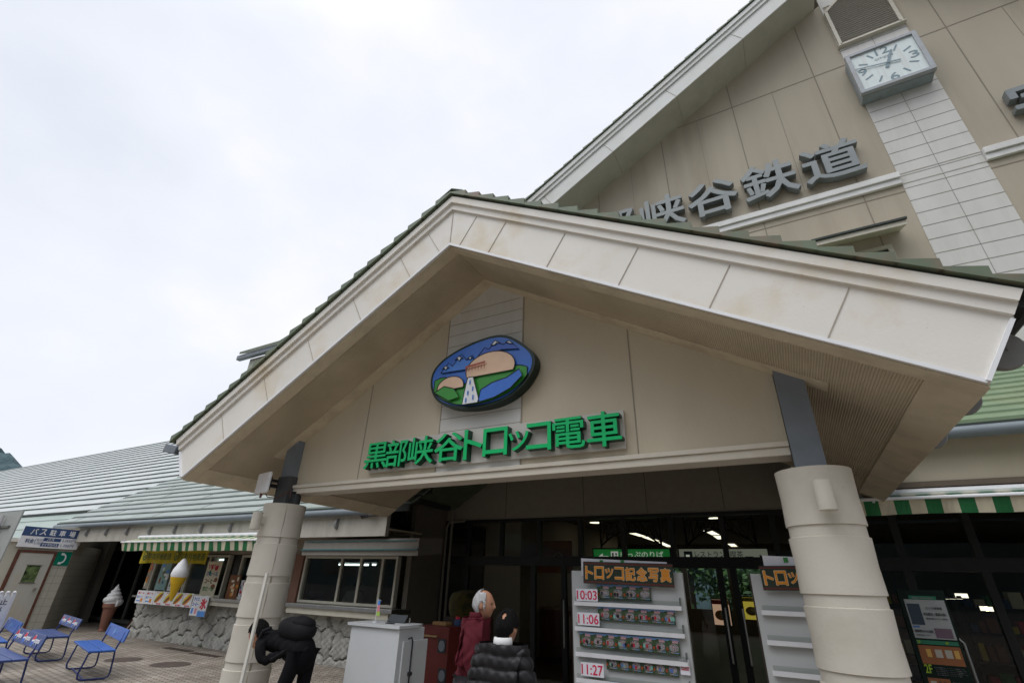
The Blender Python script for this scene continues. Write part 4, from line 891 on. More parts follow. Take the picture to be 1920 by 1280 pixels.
# ================================================================== shop dressing
nr = thing('yellow_noren', (-14.5, 7.9, 1.8), 'yellow cloth valance with green Japanese lettering under the striped awning', 'banner')
mb = MB(); n = 60; x0, x1 = -16.06, -12.95
wav = lambda x: 7.9+.03*math.sin(x*8)+.015*math.sin(x*21)
for k in range(n):
    a, b = x0+(x1-x0)*k/n, x0+(x1-x0)*(k+1)/n; gap = .004 if k % 12 == 11 else 0
    mb.quad((a, wav(a), 1.80+.012*math.sin(a*6)), (b-gap*4, wav(b-gap), 1.80+.012*math.sin(b*6)), (b, wav(b)*.3+7.9*.7, 2.13), (a, wav(a)*.3+7.9*.7, 2.13))
mb.build('cloth', flat('noren_yellow', (.60, .46, .02), .8), nr)
mb = MB()
for xa in (-15.72, -14.22):
    disc(mb, (xa, 7.83, 1.99), .10, .13, m=0); disc(mb, (xa, 7.83, 1.99), .06, .08, off=.002, m=1); disc(mb, (xa, 7.83, 1.97), .035, .045, off=.004, m=0); text(mb, '宇奈月地麦酒', (xa+.72, 7.83, 1.965), 1.08, .17, bold=.012, m=0)
mb.build('lettering', [flat('noren_green', (.06, .13, .02)), MATS['noren_yellow']], nr)
pts = [(-15.92, '黒ビール', '生ビール'), (-15.48, '黒ビール', '生ビール')]
def menu(name, xc, z0, z1, w_, label, fn, y=8.12, base=WHITE):
    t = thing(name, (xc, y, z0), label, 'menu sign'); MB().box((xc-w_/2, y, z0), (xc+w_/2, y+.012, z1)).build('sheet', base, t); mb = MB(); mats = fn(mb, xc, y-.001, z0, z1, w_); mb.build('print', mats, t); return t
def beer(mb, x, y, z0, z1, w_):
    h = z1-z0; text(mb, '黒ビール', (x-.02, y, z1-h*.2), w_*.7, h*.17, bold=.03, m=0); text(mb, '生ビール', (x-.04, y, z1-h*.5), w_*.66, h*.17, bold=.03, m=1)
    mb.box((x+.03, y-.003, z0+.04), (x+.13, y-.001, z0+h*.40), 2); mb.box((x+.03, y-.0035, z0+h*.40), (x+.13, y-.001, z0+h*.48), 3); mb.box((x-.16, y-.003, z0+.05), (x+.02, y-.001, z0+h*.24), 4); return [RED, BLUE, ORANGE, WHITE, SKYB]
def dog(mb, x, y, z0, z1, w_):
    h = z1-z0; c = Vector((x, y, (z0+z1)/2+.02)); u = Vector((.8, 0, .55)).normalized(); v = Vector((-u.z, 0, u.x))
    disc(mb, c, .19, .09, u, v, .001, 1); disc(mb, c+v*.03, .19, .045, u, v, .002, 3); disc(mb, c-v*.01, .2, .04, u, v, .003, 2); disc(mb, c+v*.055, .13, .03, u, v, .004, 4)
    text(mb, 'ドッグ', (x-.02, y, z1-h*.10), w_*.55, h*.10, bold=.03, m=0); text(mb, '¥300', (x+.06, y, z0+h*.09), w_*.5, h*.13, bold=.03, m=0); return [RED, ORANGE, BROWN, PALEG, YEL]
Z0, Z1 = .825, 1.135
for k, (kind, x) in enumerate((('b', -15.83), ('b', -15.39), ('d', -14.95), ('d', -14.51), ('d', -14.07), ('d', -13.66))):
    lab = ('beer menu sheet at the left end of the stone counter', 'second beer menu sheet from the left on the stone counter', 'hot dog menu sheet just right of the beer sheets', 'hot dog menu sheet left of the hanging cone tip', 'hot dog menu sheet behind the hanging cone tip', 'hot dog menu sheet at the right end of the row')[k]
    o = menu('menu_sheet', x, Z0+.0, Z1, .425, lab, beer if kind == 'b' else dog); o['group'] = 'menu sheets along the counter edge'
def drink(mb, x, y, z0, z1, w_):
    text(mb, 'アイス', (x, y, z1-.08), w_*.7, .08, bold=.04, m=0); text(mb, 'コーヒー', (x, y, z1-.19), w_*.8, .08, bold=.04, m=0); mb.box((x-.11, y-.003, z0+.04), (x-.03, y-.001, z0+.16), 1); mb.box((x+.03, y-.003, z0+.04), (x+.11, y-.001, z0+.16), 2); return [BLUE, SKYB, PINK]
def ice(mb, x, y, z0, z1, w_):
    n = 14; top = [(x-w_/2+w_*k/n, y-.001, z0+.12+.02*math.sin(k*2.1)) for k in range(n+1)]; mb.poly([(x-w_/2, y-.001, z0), (x+w_/2, y-.001, z0)]+top[::-1], 1)
    text(mb, '氷', (x, y, (z0+z1)/2+.05), w_*.8, .24, bold=.05, m=0); return [RED, SKYB]
menu('drink_sheet', -13.26, .665, 1.10, .31, 'blue lettered iced coffee sheet hanging from the counter', drink)
menu('shaved_ice_sheet', -12.94, .655, 1.10, .31, 'shaved ice sheet with big red character over blue wave', ice)
def post(name, px, py, w_, h_, label, cols, y=SYB-.01, txt=None):
    p = P(px, py, Y=y); t = thing(name, (p.x, y, p.z-h_/2), label, 'poster'); MB().box((p.x-w_/2, y, p.z-h_/2), (p.x+w_/2, y+.006, p.z+h_/2)).build('sheet', cols[0], t); mb = MB()
    for k in range(10 if txt is None else 5): disc(mb, (p.x+random.uniform(-.38, .38)*w_, y, p.z+random.uniform(-.38, .38)*h_), random.uniform(.06, .16)*w_, random.uniform(.05, .12)*h_, off=.001+k*.0006, m=random.randrange(len(cols)-1), n=9)
    if txt:
        for i, s_ in enumerate(txt): text(mb, s_, (p.x, y-.006, p.z+h_*(.36-.2*i)), w_*.75, h_*.12, bold=.03, m=i % (len(cols)-1))
    mb.build('print', list(cols[1:]), t)
post('seafood_poster', 308, 1075, .50, .80, 'colourful blue and green picture poster in the leftmost shop window', (flat('poster_teal', (.25, .4, .38)), SKYB, YEL, GRN, WHITE, BROWN, NAVY))
post('food_poster', 322, 1088, .22, .50, 'narrow food poster partly behind the hanging inflatable cone', (WHITE, RED, ORANGE, GRN, BROWN))
post('price_list', 395, 1086, .62, .86, 'white price list with red and blue brush lettering in the window', (CREAM, RED, BLUE, BROWN, GRN), txt=('ソフト', 'ジュース', 'コーヒー', '生ビール'))
post('drink_poster', 437, 1099, .42, .52, 'brown framed cup poster in the window beside the left pillar', (BROWN, ORANGE, CREAM, TAN))
post('small_price_card', 455, 1105, .25, .42, 'pale card right of the brown cup poster', (WHITE, RED, NAVY))
post('hot_dog_strip', 282, 1070, .2, .9, 'narrow strip of hot dog pictures left of the shop windows', (flat('strip_grey', (.3, .27, .22)), ORANGE, RED, CREAM, BROWN))
# inflatable cone under the awning
c0, c1 = P(347, 1046, Y=7.4), P(320, 1127, Y=7.4); ax = (c0-c1).normalized(); L_ = (c0-c1).length
ic = thing('inflatable_cone', tuple(c1), 'hanging inflatable soft ice cream cone with white top and yellow cone', 'inflatable')
MB().lathe([(.012, 0), (.05, .08), (.11, L_*.35), (.168, L_*.52), (.172, L_*.56)], c1, 20, axis=ax).build('cone', mat('vinyl_yellow', (.72, .45, .02), .35, .1, 8, bump=.4, bscale=10), ic, smooth=True)
MB().lathe([(.172, L_*.56), (.19, L_*.62), (.165, L_*.74), (.10, L_*.88), (.04, L_*.98), (.006, L_)], c1, 20, axis=ax).build('cream', mat('vinyl_white', (.78, .78, .80), .4, .05, 8, bump=.4, bscale=10), ic, smooth=True)
mb = MB(); cc = c1+ax*L_*.43; rt_ = Vector((.85, -.5, 0)).normalized(); text(mb, 'ソフト', cc+Vector((.04, -.165, -.02)), .17, .06, (.87, -.5, 0), ax, bold=.03); mb.build('lettering', RED, ic)
MB().tube([c0, (c0.x, 7.4, 2.3)], .006, 6).build('string', BLACK, ic)
# soft-ice statue
sx, sy_ = -18.2, 8.6
sc_ = thing('ice_cream_statue', (sx, sy_, 0), 'white soft ice cream swirl statue in a brown cone on the pavement', 'statue')
MB().lathe([(.10, 0), (.10, .05), (.09, .07), (.10, .1), (.155, .52), (.17, .60), (.20, .61), (.21, .70), (.2, .72)], (sx, sy_, 0), 24).build('cone', mat('cone_brown', (.25, .115, .08), .5, .08, 5), sc_, smooth=True)
mb = MB(); prof = []
pa, rr = [], []
for k in range(90):
    u = k/89; q = u*2*math.pi*4.2; R_ = .185*(1-u)**.8; pa.append((sx+R_*math.cos(q), sy_+R_*math.sin(q), .73+.46*u)); rr.append(.10*(1-u*.85))
mb.tube(pa, rr, 12); mb.lathe([(.2, .72), (.2, .84), (.12, 1.0), (.05, 1.14), (.02, 1.2), (.004, 1.24)], (sx, sy_, 0), 20); mb.build('swirl', mat('glossy_white', (.8, .8, .8), .3, .02, 3), sc_, smooth=True, angle=70)
# folded boards leaning in the dark corner
for k, (x, y, w_, lab) in enumerate(((-17.5, 9.0, .6, 'white panel with dark dots leaning in the dark corner'), (-17.0, 8.75, .5, 'dark wooden trestle leaning against the stone base end'), (-17.9, 9.2, .7, 'long dark wooden easel leaning beside the glass doorway'))):
    t = thing('leaning_board', (x, y, 0), lab, 'board'); hgt = (.75, .95, 1.5)[k]; mb = MB(); lean = Vector((.35, .35, 1)).normalized()
    for s in (-1, 1): mb.obox(Vector((x+s*w_/2, y, 0))+lean*hgt/2, (.025, 0, 0), (0, .02, 0), lean*hgt/2)
    mb.obox(Vector((x, y, 0))+lean*hgt*.95, (w_/2, 0, 0), (0, .018, 0), lean*.03); mb.build('frame', flat('trestle_wood', (.10, .045, .025)), t)
    if k == 0:
        mb = MB(); mb.obox(Vector((x, y-.02, 0))+lean*hgt*.5, (w_*.44, 0, 0), (0, .006, 0), lean*hgt*.42, 0)
        for i in range(2):
            for j in range(3): disc(mb, Vector((x-.1+i*.2, y-.032, 0))+lean*(hgt*(.3+.2*j)), .04, .05, v=tuple(lean), m=1)
        mb.build('panel', [flat('dull_white', (.45, .45, .43)), BLACK], t)
# ================================================================== pay booth with parking sign and telephone mark
bx = -19.62
bo = thing('parking_booth', (-20.3, 7.0, 0), 'small cream tiled booth with a rusty framed white door', 'booth')
BT = mat('booth_tile', (.50, .48, .40), .55, .04, 3)
mb = MB(); mb.prism([(bx, 5.9, 0), (bx, 7.69, 0), (-21.5, 9.3, 0), (-22.3, 9.3, 0), (-22.3, 5.9, 0)], (0, 0, 2.25)); bw = mb.build('wall', BT, bo)
mb = MB()
for z in np.arange(.2, 2.2, .2): mb.box((bx+.0005, 7.33, z-.004), (bx+.003, 7.69, z+.004))
mb.box((bx+.0005, 7.47, 0), (bx+.003, 7.478, 2.1)); mb.build('tile_joint', flat('tile_joint', (.27, .26, .22)), bw)
mb = MB()
for z in np.arange(.2, 2.2, .2): mb.prism([(bx+.004, 7.70, z-.004), (-21.5+.004, 9.30, z-.004), (-21.5+.004, 9.30, z+.004), (bx+.004, 7.70, z+.004)], (.002, .002, 0))
mb.build('tile_joint', MATS['tile_joint'], bw)
MB().box((-22.4, 5.8, 2.25), (bx+.08, 7.75, 2.35)).build('roof', FASC, bo)
dr = MB().box((bx+.002, 6.44, .03), (bx+.03, 7.23, 1.99)).build('door', mat('booth_door', (.48, .465, .41), .5, .03, 2, stain=(.42, .28, .12), stain_scale=1.7, stain_amt=.3, stretch=(1, 2.2, .5)), bo)
RUST = mat('rusty_frame', (.12, .045, .03), .8, .3, 8)
mb = MB(); mb.box((bx+.002, 6.36, 0), (bx+.05, 6.438, 2.06)); mb.box((bx+.002, 7.232, 0), (bx+.05, 7.29, 2.06)); mb.box((bx+.002, 6.438, 1.992), (bx+.05, 7.232, 2.06)); mb.build('door_frame', RUST, bo)
w0, w1 = P(18, 1092, X=bx+.03), P(58, 1063, X=bx+.03)
mb = MB(); mb.box((bx+.0305, 6.72, 1.22), (bx+.04, 7.04, 1.66)); mb.build('window', mat('door_window', (.09, .13, .05), .2, .8, 9, spec=.6), dr)
mb = MB(); mb.box((bx+.0305, 6.70, 1.195), (bx+.05, 7.06, 1.219)); mb.box((bx+.0305, 6.70, 1.661), (bx+.05, 7.06, 1.68)); mb.build('window_trim', STAINL, dr)
mb = MB(); mb.lathe([(.02, 0), (.02, .04), (.035, .05), (.035, .085), (.0, .09)], (bx+.03, 7.1, 1.04), 16, axis=(1, 0, 0)); mb.build('knob', STAINL, dr, smooth=True)
U, V_ = Vector((0, 1, 0)), Vector((0, 0, 1))
pk = thing('parking_fee_sign', (bx+.06, 6.98, 2.13), 'blue and white bus parking fee sign on top of the booth', 'sign')
sgx = bx+.1
MB().box((sgx-.03, 6.26, 2.13), (sgx, 7.71, 2.68)).build('board', WHITE, pk)
mb = MB(); rect(mb, (sgx, 6.985, 2.555), 1.45, .25, U, V_, .002, 0); rect(mb, (sgx, 7.02, 2.36), .42, .09, U, V_, .002, 0); rect(mb, (sgx, 7.0, 2.22), .44, .10, U, V_, .002, 0)
text(mb, '料金', (sgx+.003, 6.50, 2.30), .20, .12, U, V_, bold=.015, m=0); text(mb, '(', (sgx+.003, 6.63, 2.29), .03, .17, U, V_, m=0); text(mb, ')', (sgx+.003, 6.80, 2.29), .03, .17, U, V_, m=0)
text(mb, '当日', (sgx+.003, 6.715, 2.335), .12, .065, U, V_, m=0); text(mb, '1回', (sgx+.003, 6.715, 2.245), .11, .065, U, V_, m=0)
text(mb, '2,000円', (sgx+.003, 7.43, 2.36), .34, .085, U, V_, m=0); text(mb, '1,700円', (sgx+.003, 7.43, 2.22), .32, .085, U, V_, m=0)
for ch, y in zip('バス駐車場', (6.52, 6.73, 6.97, 7.2, 7.45)): text(mb, ch, (sgx+.004, y, 2.555), .16, .165, U, V_, bold=.02, m=1)
text(mb, 'バス', (sgx+.004, 6.98, 2.36), .18, .07, U, V_, bold=.02, m=1); text(mb, 'マイクロバス', (sgx+.004, 7.0, 2.22), .38, .075, U, V_, bold=.02, m=1)
mb.build('lettering', [NAVY, WHITE], pk)
ph = thing('telephone_sign', (bx+.01, 7.5, 1.7), 'square green sign with a white telephone receiver on the booth', 'sign')
MB().box((bx+.004, 7.31, 1.68), (bx+.02, 7.68, 2.06)).build('plate', flat('phone_green', (.0, .20, .125), .4), ph)
mb = MB(); cph = Vector((bx+.022, 7.47, 1.87)); pa = [cph+U*(.085*math.cos(q))+V_*(.12*math.sin(q)) for q in np.linspace(-1.5, 1.5, 14)]; mb.tube(pa, [.03]+[.02]*12+[.03], 8)
for s in (-1, 1): mb.obox(cph+V_*(.125*s)-U*.02, (.004, 0, 0), U*.035, V_*.03)
mb.build('receiver', WHITE, ph)
# grey sign back at the far left
gs = thing('sign_back', (-12.9, 4.0, 0), 'back of a grey roadside sign cut off at the left edge', 'sign')
gx = Vector((-12.83, 4.0, 0)); 
mb = MB(); mb.obox((-13.66, 4.0, 2.12), (.80, 0, 0), (0, .012, 0), (0, 0, .455)); mb.build('panel', flat('sign_grey', (.33, .345, .33), .5), gs, bev=.0)
mb = MB(); mb.box((-14.3, 3.955, 2.27), (-13.12, 3.987, 2.31)); mb.box((-14.3, 3.955, 1.87), (-13.12, 3.987, 1.91)); mb.build('rail', flat('rail_grey', (.13, .135, .125)), gs)
MB().tube([(-13.5, 3.92, 0), (-13.5, 3.92, 2.5)], .04, 12).build('post', flat('sign_post', (.5, .5, .5)), gs, smooth=True)
# white picket barrier with a notice
pf = thing('picket_barrier', (-14.4, 4.5, 0), 'white picket barrier with a small notice at the left edge', 'barrier')
pk0 = P(26, 1108, X=-14.0)
mb = MB()
for k in range(7):
    x, y = -14.0-.0*k, pk0.y+.02-k*.10; zt = pk0.z-(0 if k == 0 else .0); mb.box((x-.02, y-.035, 0), (x+.02, y+.035, zt-.03)); mb.lathe([(.036, -.03), (.03, -.005), (.0, .012)], (x, y, zt), 10)
mb.build('pickets', WHITE, pf, bev=.008)
mb = MB(); mb.box((-14.06, pk0.y-.75, .30), (-14.022, pk0.y+.05, .37)); mb.box((-14.06, pk0.y-.75, .85), (-14.022, pk0.y+.05, .92)); mb.build('rail', WHITE, pf)
q0 = pk0.y-.16
MB().box((-13.978, q0-.23, .66), (-13.96, q0+.17, 1.08)).build('notice', WHITE, pf)
mb = MB(); text(mb, '停止', (-13.958, q0-.0, .98), .24, .10, U, V_, bold=.01); text(mb, '料', (-13.958, q0+.03, .84), .11, .10, U, V_, bold=.01); mb.build('lettering', BLACK, pf)
# ================================================================== blue benches
BBLUE = mat('bench_blue', (.025, .11, .42), .32, .06, 4, spec=.5, stain=(.02, .075, .30), stain_scale=2); BTUBE = flat('bench_tube_navy', (.02, .035, .15), .4); BNAV = mat('bench_navy', (.03, .06, .20), .4, .06, 4)
def bench(loc, rot, label, logos, col):
    t = thing('bench', (0, 0, 0), label, 'bench', 'blue benches on the brick paving')
    L2 = .84
    for s, y0 in ((0, -.20), (1, -.01)):
        MB().box((-L2, y0, .405), (L2, y0+.175, .432)).build('seat_board', col, t, bev=.006)
    bk = MB().obox((0, .245, .615), (L2, 0, 0), (0, .018, .09), (0, .010, -.003)).build('backrest', col, t, bev=.006)
    mb = MB(); u, v = Vector((1, 0, 0)), Vector((0, .196, .98)).normalized()
    for i in range(logos):
        xc = (0,)[i] if logos == 1 else (-.52, 0, .52)[i]; c = Vector((xc, .2335, .615))
        if logos == 1: disc(mb, c-u*.14, .052, .06, u, v, .003, 3); text(mb, 'pepsi', c+u*.06+Vector((0, -.003, 0)), .26, .085, u, v, m=3)
        else:
            disc(mb, c-u*.15, .07, .075, u, v, .002, 0); mb.poly([c-u*.15+u*(.066*math.cos(q))+v*(.07*math.sin(q))-Vector((0, .004, 0)) for q in np.linspace(.25, math.pi-.1, 12)], 1); mb.poly([c-u*.15+u*(.066*math.cos(q))+v*(.07*math.sin(q))-Vector((0, .004, 0)) for q in np.linspace(math.pi+.25, 2*math.pi-.1, 12)], 2)
            text(mb, 'pepsi', c+u*.06+Vector((0, -.003, 0)), .24, .09, u, v, bold=.015, m=0)
    mb.build('emblem', [WHITE, RED, BLUE, flat('faded_blue', (.16, .30, .60))], bk)
    for s in (-1, 1):
        x = s*.66; pa = [(x, .25, .66), (x, .235, .58), (x, .20, .47), (x, .185, .40), (x, .20, .30), (x, .22, .10), (x, .21, .04), (x, .16, .018), (x, -.14, .018), (x, -.19, .04), (x, -.205, .10), (x, -.17, .30), (x, -.16, .37), (x, -.12, .395), (x, .17, .395)]
        MB().tube(pa, .0135, 8).build('leg', BTUBE, t, smooth=True)
    mb = MB().tube([(-.66, -.1, .02), (.66, -.1, .02)], .011, 8); mb.build('stretcher', BTUBE, t)
    t.location = loc; t.rotation_euler = (0, 0, rot)
bench((-11.006, 5.179, 0), rad(-15.8), 'bright blue bench with one faded emblem nearest the round pillar', 1, BBLUE)
bench((-13.64, 5.53, 0), rad(-11.9), 'navy blue bench with three round emblems in front of the booth', 3, BNAV)
bench((-10.83, 3.87, 0), rad(-8), 'navy blue bench with three round emblems in the front row', 3, BNAV)
bench((-13.35, 4.5, 0), rad(-12), 'bright blue bench cut off at the left picture edge', 1, BBLUE)
# covers in the paving
IRON = mat('cast_iron', (.07, .05, .04), .7, .3, 12, bump=.5, bscale=60)
for k, (px, py, r) in enumerate(((320, 1245, .33), (232, 1225 + 11, .30))):
    p = P(px, py, Z=0); t = thing('manhole_cover', (p.x, p.y, 0), ('round rusty manhole cover nearest the stone base', 'round rusty manhole cover behind the bright blue bench')[k], 'manhole'); MB().lathe([(r, 0), (r, .006), (.0, .008)], (p.x, p.y, .001), 32).build('lid', IRON, t); MB().lathe([(r+.03, 0), (r+.03, .004), (r+.005, .004), (r+.005, 0)], (p.x, p.y, .001), 32).build('rim', flat('iron_rim', (.12, .10, .085)), t)
for k, (px, py) in enumerate(((333, 1217), (385, 1227))):
    p = P(px, py, Z=0); t = thing('drain_grate', (p.x, p.y, 0), ('small brown drain grate left of the other by the stone base', 'small brown drain grate nearest the left pillar')[k], 'drain'); mb = MB()
    for i in range(7): mb.box((p.x-.5+i*.15, p.y-.09, .001), (p.x-.39+i*.15, p.y+.09, .008))
    mb.build('bars', IRON, t)
for k, (px, py) in enumerate(((350, 1208), (376, 1212))):
    p = P(px, py, Z=0); mb = MB()
    for _ in range(40):
        q = Vector((p.x+random.gauss(0, .06), p.y+random.gauss(0, .04), 0)); d_ = Vector((random.gauss(0, .03), random.gauss(0, .03), random.uniform(.03, .08))); s_ = d_.cross(Vector((1, .3, 0))).normalized()*.008; mb.poly([q-s_, q+s_, q+d_])
    tag(mb.build('weed_tuft', LEAF[1]), ('green weed tuft left of the other at the stone base', 'green weed tuft nearest the pillar at the stone base')[k], 'weeds')
# ================================================================== things before the doors
pl = MB().box((-4.69, 3.49, 0), (-4.655, 3.51, 1.62)); o = pl.build('upright_batten', flat('batten_white', (.62, .60, .54), .5)); tag(o, 'thin white upright pole in front of the left pillar', 'pole')
# white reception lectern
KX0, KX1, KY0, KY1 = -4.40, -3.72, 4.5, 4.92; kr = rad(-5)
ks = thing('white_lectern', (-4.05, 4.8, 0), 'white reception lectern with rounded top and hanging black cord', 'lectern')
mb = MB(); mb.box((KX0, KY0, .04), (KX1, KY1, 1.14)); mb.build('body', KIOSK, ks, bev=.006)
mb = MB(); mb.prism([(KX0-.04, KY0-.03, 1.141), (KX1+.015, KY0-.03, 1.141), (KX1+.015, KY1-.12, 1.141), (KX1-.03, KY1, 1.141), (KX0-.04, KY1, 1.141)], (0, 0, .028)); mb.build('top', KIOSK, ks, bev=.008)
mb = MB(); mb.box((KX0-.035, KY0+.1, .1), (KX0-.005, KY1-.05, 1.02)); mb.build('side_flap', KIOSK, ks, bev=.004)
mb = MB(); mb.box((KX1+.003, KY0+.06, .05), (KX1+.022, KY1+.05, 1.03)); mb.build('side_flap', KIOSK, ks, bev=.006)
mb = MB().tube([(KX1+.03, KY0+.12, 1.05), (KX1+.04, KY0+.16, 1.06), (KX1+.035, KY0+.19, 1.02), (KX1+.032, KY0+.19, .3), (KX1+.032, KY0+.18, .1)], .008, 6); mb.lathe([(.02, -.02), (.02, .02)], (KX1+.034, KY0+.19, .74), 8, axis=(0, 1, 0)); mb.build('cord', BLACK, ks)
ft = thing('desk_flag', (-4.18, 4.62, 1.17), 'tiny pink and green banner on a thin stand on the lectern', 'flag')
mb = MB(); mb.lathe([(.03, 0), (.03, .008), (.005, .012)], (-4.18, 4.62, 1.1701), 12); mb.tube([(-4.18, 4.62, 1.17), (-4.18, 4.62, 1.40)], .003, 6); mb.tube([(-4.18, 4.62, 1.39), (-4.13, 4.62, 1.385)], .002, 5); mb.build('stand', WHITEMETAL, ft)
mb = MB(); mb.box((-4.175, 4.621, 1.34), (-4.145, 4.623, 1.385), 0); mb.box((-4.175, 4.621, 1.275), (-4.138, 4.623, 1.34), 1); mb.box((-4.178, 4.621, 1.235), (-4.130, 4.623, 1.275), 2); mb.build('cloth', [SKYB, PINK, PALEG], ft)
lt = thing('laptop', (-4.02, 4.9, 1.17), 'dark open laptop standing on the white lectern', 'laptop'); MB().obox((-4.02, 4.80, 1.21), (.125, 0, 0), (0, .005, 0), (0, .03, .035)).build('screen', flat('laptop_grey', (.07, .08, .09), .5), lt, bev=.004); MB().box((-4.145, 4.78, 1.171), (-3.895, 4.90, 1.183)).build('base', BLACK, lt)
tag(MB().box((-4.02, 4.60, 1.1705), (-3.9, 4.63, 1.18)).build('black_pen', BLACK, bev=.003), 'black pen lying on the white lectern near the flag', 'pen')
tag(MB().tube([(-3.78, 4.72, 1.1705), (-3.78, 4.72, 1.23)], .006, 8).build('metal_pin', STAINL), 'small metal pin standing on the lectern corner', 'pin')
tag(MB().box((-5.05, 4.75, .0), (-4.47, 5.15, .33)).build('beige_block', mat('beige_stone', (.46, .40, .31), .8, .1, 5, bump=.2), bev=.02), 'rounded beige block on the paving left of the lectern', 'block')
# red-brown cabinet
cb = thing('red_cabinet', (-4.0, 6.1, 0), 'dark red cabinet with two round grey discs behind the lectern', 'cabinet'); 
c0 = P(800, 1172, Y=5.9); c1 = P(843, 1172, Y=5.9)
mb = MB(); mb.box((c0.x-.15, 5.9, 0), (c1.x, 6.3, c0.z)); mb.build('body', mat('cabinet_red', (.14, .022, .018), .45, .15, 4), cb, bev=.006)
for k, py in enumerate((1210, 1266)):
    p = P(829, py, Y=5.9); MB().box((p.x-.06, 5.888, p.z-.075), (p.x+.06, 5.899, p.z+.075)).build('disc_frame', BLACK, cb); mb = MB(); disc(mb, (p.x, 5.885, p.z), .048, .06); mb.build('disc', flat('disc_grey', (.16, .18, .20), .4), cb)
MB().box((c0.x-.02, 5.87, c0.z-.12), (c0.x+.2, 5.899, c0.z-.10)).build('pull_bar', flat('brass_dull', (.35, .22, .10)), cb)
tag(MB().box((c0.x-.02, 6.05, c0.z+.001), (c0.x+.2, 6.2, c0.z+.04)).build('wooden_box', flat('box_wood', (.40, .23, .09)), bev=.003), 'small flat wooden box lying on the red cabinet', 'box')
jb = thing('red_capped_jar', (c1.x-.1, 6.2, c0.z), 'small blue jar with a red cap on the red cabinet', 'jar'); MB().lathe([(.04, 0), (.045, .02), (.04, .07), (.02, .075)], (c1.x-.08, 6.2, c0.z+.001), 16).build('jar', NAVY, jb, smooth=True); MB().lathe([(.03, 0), (.03, .03), (.0, .035)], (c1.x-.08, 6.2, c0.z+.077), 16).build('cap', RED, jb, smooth=True)
fc = thing('flowered_cover', (c0.x+.3, 6.9, 0), 'bulky yellow and green patterned cloth cover in the dark entrance', 'cover')
fp = P(868, 1128, Y=7.0); 
mb = MB().lathe([(.30, -.2), (.33, -.1), (.33, .03), (.28, .12), (.14, .16), (.0, .165)], (fp.x, 7.2, fp.z), 20); o = mb.build('cloth', mat('floral_cloth', (.022, .032, .010), .95, .3, 9, col2=(.085, .06, .01)), fc, smooth=True)
MB().box((fp.x-.3, 6.95, 0), (fp.x+.3, 7.45, fp.z-.202)).build('stand', DARKWOOD, fc)
dk = thing('side_desk', (-5.2, 6.6, 0), 'low dark desk with papers behind the white lectern', 'desk'); mb = MB(); mb.box((-5.9, 6.3, .92), (-4.75, 6.9, .96)); mb.build('top', flat('desk_brown', (.12, .09, .06)), dk)
mb = MB()
for x in (-5.85, -4.8):
    for y in (6.35, 6.85): mb.box((x-.02, y-.02, 0), (x+.02, y+.02, .92))
mb.build('leg_frame', BLACKF, dk); tag(MB().box((-5.3, 6.4, .961), (-4.95, 6.6, 1.01)).build('paper_stack', flat('paper_dull', (.5, .48, .42))), 'small stack of papers on the dark side desk', 'papers')
# ================================================================== photo boards
def busy(name, cols, scale, seed):
    """small printed picture: patches of several inks"""
    m = bpy.data.materials.new(name); m.use_nodes = True; t = m.node_tree; b = t.nodes['Principled BSDF']; b.inputs['Roughness'].default_value = .3
    c = nd(t, 'ShaderNodeTexCoord'); mp = nd(t, 'ShaderNodeMapping'); mp.inputs['Location'].default_value = (seed, seed*.7, seed*1.3); oi = nd(t, 'ShaderNodeObjectInfo'); av = nd(t, 'ShaderNodeVectorMath', operation='ADD')
    n = nd(t, 'ShaderNodeTexNoise'); n.inputs['Scale'].default_value = scale; n.inputs['Detail'].default_value = 3
    r = nd(t, 'ShaderNodeValToRGB'); r.color_ramp.interpolation = 'CONSTANT'; el = r.color_ramp.elements
    for i, cc in enumerate(cols):
        p_ = .30+.42*i/len(cols)
        if i < 2: el[i].position = p_ if i else 0; el[i].color = (*cc, 1)
        else: q_ = el.new(p_); q_.color = (*cc, 1)
    for a, z in ((c.outputs['Object'], mp.inputs[0]), (mp.outputs[0], av.inputs[0]), (oi.outputs['Random'], av.inputs[1]), (av.outputs[0], n.inputs[0]), (n.outputs[0], r.inputs[0]), (r.outputs[0], b.inputs['Base Color'])): t.links.new(a, z)
    return m
CARDBG = busy('card_background', [(.012, .02, .012), (.04, .075, .03), (.02, .035, .02), (.10, .14, .07), (.03, .05, .03), (.16, .19, .14)], 70, 1.0)
CARDPH = busy('card_people', [(.02, .02, .025), (.5, .52, .55), (.05, .05, .06), (.45, .30, .23), (.30, .34, .42), (.03, .03, .04), (.55, .56, .56), (.32, .05, .06), (.12, .2, .38)], 55, 3.0)
